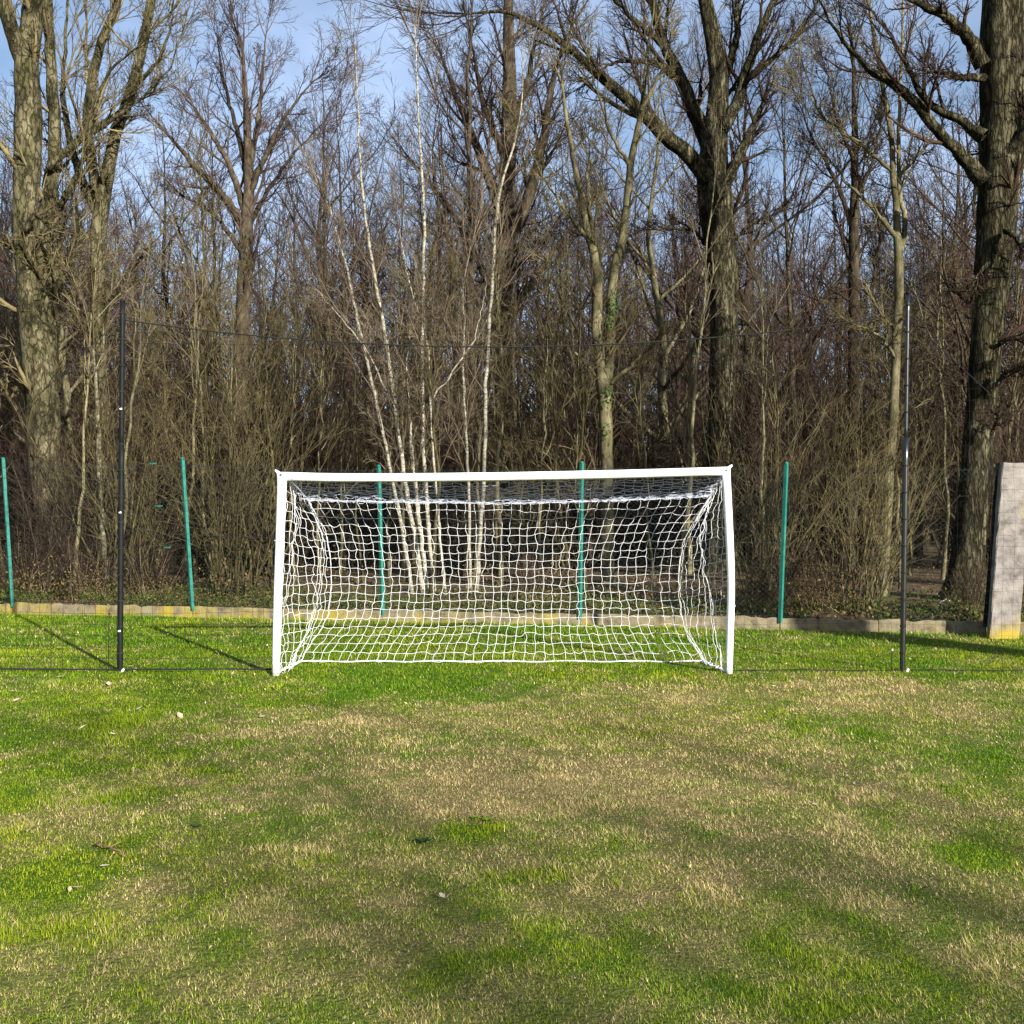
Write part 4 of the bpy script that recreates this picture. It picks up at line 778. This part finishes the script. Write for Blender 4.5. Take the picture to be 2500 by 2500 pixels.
# ------------------------------------------------------------------ ball stop poles and black net
PY = 10.16
def pole(base, top, r0, r1, mat, label, ties):
    b = at(base[0], base[1], PY); b[2] = 0; t = at(top[0], top[1], PY); root = empty('net_pole', tuple(b)); tag(root, label, 'pole')
    d = t - b; P = np.stack([d * f for f in np.linspace(-.05, .62, 12)]); mb = MB(); tubes(mb, P[None], np.full((1, 12), r0), 12, cap=True); mb.obj('lower_tube', M[mat], root)
    P = np.stack([d * f for f in np.linspace(.60, 1.0, 10)]); mb = MB(); tubes(mb, P[None], np.full((1, 10), r1), 12, cap=True); up_ = mb.obj('upper_tube', M[mat], root)
    mb = MB(); tubes(mb, np.stack([d * 1.0, d * 1.0 + [0, 0, .03]])[None], np.array([[r1 + .003, r1 - .004]]), 12, cap=True); mb.obj('cap', M['pole_matt'], up_)
    for f in ties:
        c = d * f + np.array([0, -r0 * .9, 0]); mb = MB(); tubes(mb, np.stack([c - [.012, 0, 0], c + [.012, -.004, .004]])[None], np.full((1, 2), .009), 6, cap=True); mb.obj('tie_clip', M['tie'], root)
    mb = MB(); c = np.array([.04, -.03, .02]); tubes(mb, np.stack([c - [.012, 0, .03], c, c + [.012, 0, .012]])[None], np.array([[.011, .013, .008]]), 7, cap=True); mb.obj('peg', M['tie'], root)
    for f in np.linspace(.05, .97, 14):
        mb = MB(); c = d * f; tubes(mb, np.stack([c - [0, 0, .008], c + [0, 0, .008]])[None], np.full((1, 2), (r0 if f < .6 else r1) + .004), 10, cap=True); mb.obj('net_ring', M['black_cord'], root)
    return b, t
lb, lt = pole((293, 1640), (299, 738), .028, .025, 'pole_matt', 'matt black net pole left of the goal', (.43, .71, .11))
rb, rt_ = pole((2203, 1643), (2217, 718), .027, .018, 'pole_gloss', 'glossy black net pole right of the goal', ())
for (px, y0, y1, lab) in ((265, 1595, 1500, 'thin black stake just left of the left net pole'), (2177, 1648, 1588, 'thin dark stake with pale tip left of the right net pole')):
    b = at(px, y0 + 22 if px < 300 else y0, PY); b[2] = 0; root = empty('stake', tuple(b)); tag(root, lab, 'stake'); hgt = EYE - (y1 - 1250) / FPX * PY
    mb = MB(); tubes(mb, np.array([[0, 0, -.1], [0, 0, hgt * .5], [.006, 0, hgt]])[None], np.full((1, 3), .0045), 6, cap=True); mb.obj('rod', M['black_cord'], root)
    mb = MB(); tubes(mb, np.array([[.006, 0, hgt - .004], [.006, 0, hgt + .016]])[None], np.array([[.009, .006]]), 7, cap=True); mb.obj('tip', M['tie'] if px > 300 else M['black_cord'], root)
def black_net():
    root = empty('ball_stop_net', (0, PY, 0)); O = np.array([0, PY, 0]); tag(root, 'thin black ball stop net hung between the black poles around the goal', 'net')
    rng = np.random.default_rng(12); cell = .112; xs = np.arange(-7.3, 7.3, cell)
    def top(x):
        x = np.asarray(x, float); f = np.clip((x - lb[0]) / (rb[0] - lb[0]), 0, 1)
        mid = 3.53 + .05 * f - 1.0 * .30 * (1 - (2 * f - 1) ** 2)
        l = 3.53 - .93 * (lb[0] - x); r = 3.6 - .93 * (x - rb[0])
        return np.where(x < lb[0], np.maximum(l, 1.35), np.where(x > rb[0], np.maximum(r, 1.35), mid))
    gl, gr = -2.36, 2.20
    mb = MB()
    def Y(x, z): return PY - .02 + .05 * (fbm(x, z, .9, 14) - .5)
    for x in xs:
        z0 = 2.06 if gl < x < gr else .02; z1 = float(top(x)); k = 10; z = np.linspace(z0, z1, k); xx = x + .010 * np.sin(z * 3 + x * 7) + rng.normal(0, .003, k)
        tubes(mb, (np.stack([xx, Y(xx, z), z], 1) - O)[None], np.full((1, k), .0018 if x < 0 else .0011), 3)
    for z in np.arange(.03, 3.6, cell):
        ok = top(xs) > z
        if z < 2.06: ok &= ~((xs > gl) & (xs < gr))
        i = 0
        while i < len(xs):
            if not ok[i]: i += 1; continue
            j = i
            while j + 1 < len(xs) and ok[j + 1]: j += 1
            if j - i >= 2:
                x = xs[i:j + 1]; zz = z + .010 * np.sin(x * 2.2 + z) + rng.normal(0, .003, len(x)); tubes(mb, (np.stack([x, Y(x, zz), zz], 1) - O)[None], np.full((1, len(x)), .0020 if x[0] < gl and x[-1] < 3 else .0011), 3)
            i = j + 1
    mb.obj('mesh', M['black_cord'], root)
    def rope(name, P, r): m = MB(); P = np.asarray(P, float) - O; tubes(m, P[None], np.full((1, len(P)), r), 6); m.obj(name, M['black_cord'], root)
    x = np.linspace(lb[0], rb[0], 60); rope('top_rope', np.stack([x, np.full(60, PY), top(x)], 1), .007)
    x = np.linspace(-6.25, lb[0], 30); rope('guy_rope', np.stack([x, np.full(30, PY), top(x)], 1), .0045); x = np.linspace(rb[0], 6.6, 30); rope('guy_rope', np.stack([x, np.full(30, PY), top(x)], 1), .0045)
    x = np.linspace(-7.3, gl, 50); rope('bottom_rope', np.stack([x, np.full(50, PY - .02), .022 + .012 * fbm(x, x * 0, .5, 3)], 1), .0075); x = np.linspace(gr, 7.3, 50); rope('bottom_rope', np.stack([x, np.full(50, PY - .02), .018 + .004 * np.sin(x * 5)], 1), .005)
    p0 = at(293, 1122, PY); p1 = at(120, 1335, PY); rope('guy_rope', np.linspace(p0, p1, 12), .004)
    p0 = at(310, 775, PY); p1 = at(590, 1025, PY); rope('guy_rope', np.linspace(p0, p1, 12), .003)
black_net()

# ------------------------------------------------------------------ small things on the lawn and in the wood edge
def leaf_obj(name, px, py, size, rz, mat, label, group):
    x, y = gp(px, py); z = float(lawn_z(x, y)) + .016; rng = np.random.default_rng(int(px * 7 + py))
    root = None; n = 7; m = 3; curl = rng.uniform(.2, .8); V = []
    for i in range(n):
        f = i / (n - 1); w = .42 * math.sin(math.pi * min(.02 + f * .96, 1)) ** .8 * (1 + .15 * math.sin(f * 14))
        for j in range(m):
            s = j - 1; V.append(((f - .5) * 2, s * w, .5 * abs(s) * w * curl + .45 * curl * (f - .45) ** 2))
    q = [(i * m + j, i * m + j + 1, (i + 1) * m + j + 1, (i + 1) * m + j) for i in range(n - 1) for j in range(m - 1)]
    o = MB().add(np.array(V) * size, q).obj(name, mat); o.location = (x, y, z); o.rotation_euler = (rng.normal(0, .25), rng.normal(0, .25), rz)
    tag(o, label, 'leaf', group); return o
LEAVES = [(40, 1655, .035), (100, 1640, .03), (145, 1655, .05), (30, 1690, .03), (265, 1675, .055), (230, 1655, .03), (460, 1685, .05), (452, 1708, .06), (340, 1732, .04), (305, 1732, .035), (440, 1750, .055), (535, 1740, .04), (40, 1712, .05), (145, 1585, .045),
          (75, 1540, .04), (530, 1597, .06), (562, 1568, .045), (345, 1588, .03), (200, 1780, .04), (275, 1795, .04), (150, 1765, .035), (640, 1750, .04), (330, 1640, .06), (318, 1632, .05), (1920, 1587, .05), (1800, 1755, .03), (2170, 1590, .03), (2450, 1755, .035), (1350, 1640, .03), (960, 1640, .03),
          (2240, 2160, .03), (2330, 2160, .028), (2285, 2175, .025), (1990, 1975, .022), (1080, 2195, .03), (1085, 2245, .026), (1620, 1930, .02), (255, 2125, .035), (190, 2175, .028), (170, 2180, .024), (1010, 2320, .02), (2400, 1970, .026), (2440, 2010, .022), (1850, 1580, .04), (2030, 1690, .03), (1890, 1680, .03)]
for (px, py, s) in LEAVES:
    r = np.random.default_rng(int(px + py)); white = r.uniform() < .4
    if py < 1660 and px < 700: w = 'on the green grass behind the left net pole line'
    elif px < 330: w = 'at the left side of the lawn'
    elif px < 720: w = 'on the green grass left of the goal mouth'
    elif py < 1800: w = 'on the lawn near the goal line to the right'
    elif px < 1500: w = 'in the foreground grass'
    else: w = 'in the right foreground grass'
    lab = ('pale bleached leaf ' if white else 'curled tan fallen leaf ') + w
    leaf_obj('fallen_leaf', px, py, s * .8, r.uniform(0, 6.28), M['white_leaf' if white else 'dead_leaf'], lab, lab)
def stick(px0, py0, px1, py1, r, mat, label, arch=.0, lift=.02, Y=None):
    a = np.array([*gp(px0, py0), lift]) if Y is None else at(px0, py0, Y); b = np.array([*gp(px1, py1), lift]) if Y is None else at(px1, py1, Y)
    f = np.linspace(0, 1, 14)[:, None]; P = a * (1 - f) + b * f; P[:, 2] += arch * np.sin(math.pi * f[:, 0]) ** .6; rng = np.random.default_rng(int(px0)); P[1:-1] += rng.normal(0, r * .5, (12, 3))
    c = P.mean(0); root = empty('twig', (c[0], c[1], 0)); tag(root, label, 'twig'); mb = MB(); tubes(mb, (P - [c[0], c[1], 0])[None], np.linspace(r, r * .5, 14)[None], 6, cap=True); mb.obj('stem', M[mat], root)
    mb = MB(); k = P[6] - [c[0], c[1], 0]; tubes(mb, np.stack([k, k + (P[8] - P[6]) * .8 + [0, r * 4, r * 2], k + (P[10] - P[6]) * .8 + [0, r * 9, r * 3]])[None], np.array([[r * .6, r * .5, r * .25]]), 5); mb.obj('side_shoot', M[mat], root)
    return root
stick(232, 2072, 305, 2100, .006, 'brown_stick', 'reddish brown twig lying in the grass at the lower left', .012)
stick(65, 2040, 95, 2025, .003, 'cane', 'short pale twig lying at the left edge of the grass', .01)
stick(2130, 2340, 2200, 2365, .0022, 'cane', 'thin straw coloured stalk lying in the right foreground', .01)
stick(2286, 1512, 2334, 1512, .009, 'pale_cane', 'pale cane bent into a hoop beside the big oak foot', .15, .14, None).location.y -= 0
def lawn_flecks():
    rng = np.random.default_rng(63); n = 1500; y = 2.8 + 13 * rng.uniform(0, 1, n) ** 1.3; x = rng.uniform(-1, 1, n) * (.505 * y + .6); ok = y < kerb_y(x) - .1; x = x[ok]; y = y[ok]; n = len(x)
    cols = np.array([(.36, .27, .16), (.26, .17, .09), (.44, .37, .27), (.12, .07, .04), (.06, .04, .025)]); k = rng.choice(5, n, p=[.25, .3, .1, .2, .15])
    V, q, c = leaves_mesh(np.stack([x, y, lawn_z(x, y) + .010 + .0006 * y], 1), rng.uniform(.004, .009, n) * (.6 + .11 * y), cols[k] * rng.uniform(.7, 1.2, (n, 1)), rng, .6)
    tag(MB().add(V, q, None, c).obj('leaf_fragments', M['leaf'], smooth=False), 'tiny pale and dark leaf fragments strewn over the lawn', 'leaf fragments', kind='stuff')
lawn_flecks()
# dark weed rosette and a few broad leaved weeds in the lawn
def weed(px, py, r, col, label, n=11):
    x, y = gp(px, py); z = float(lawn_z(x, y)); rng = np.random.default_rng(int(px)); root = empty('weed', (x, y, z)); tag(root, label, 'weed')
    for k in range(n):
        a = k * 2.4 + rng.normal(0, .2); L = r * rng.uniform(.6, 1.1); up = rng.uniform(.25, .8); V = []; C = []
        for i in range(5):
            f = i / 4; w = L * .2 * math.sin(math.pi * (.08 + .86 * f)); px_ = L * f * math.cos(up * (1 - f)); pz = L * math.sin(up) * f * (1 - .45 * f) + .004
            for s in (-1, 0, 1): V.append((px_ * math.cos(a) - s * w * math.sin(a), px_ * math.sin(a) + s * w * math.cos(a), pz + abs(s) * w * .4)); C.append(np.array(col) * rng.uniform(.8, 1.2))
        q = [(i * 3 + j, i * 3 + j + 1, i * 3 + j + 4, i * 3 + j + 3) for i in range(4) for j in range(2)]
        MB().add(V, q, None, C).obj('leaf', M['leaf'], root)
weed(1032, 2058, .045, (.022, .045, .018), 'small dark green weed rosette in the dry grass', 13)
weed(1190, 2010, .035, (.10, .19, .012), 'bright green weed clump in the dry grass', 15)
weed(1160, 2004, .03, (.12, .21, .015), 'bright green weed at the left of the clump', 11)
weed(480, 2022, .03, (.04, .08, .02), 'dark flat weed in the left foreground', 9)
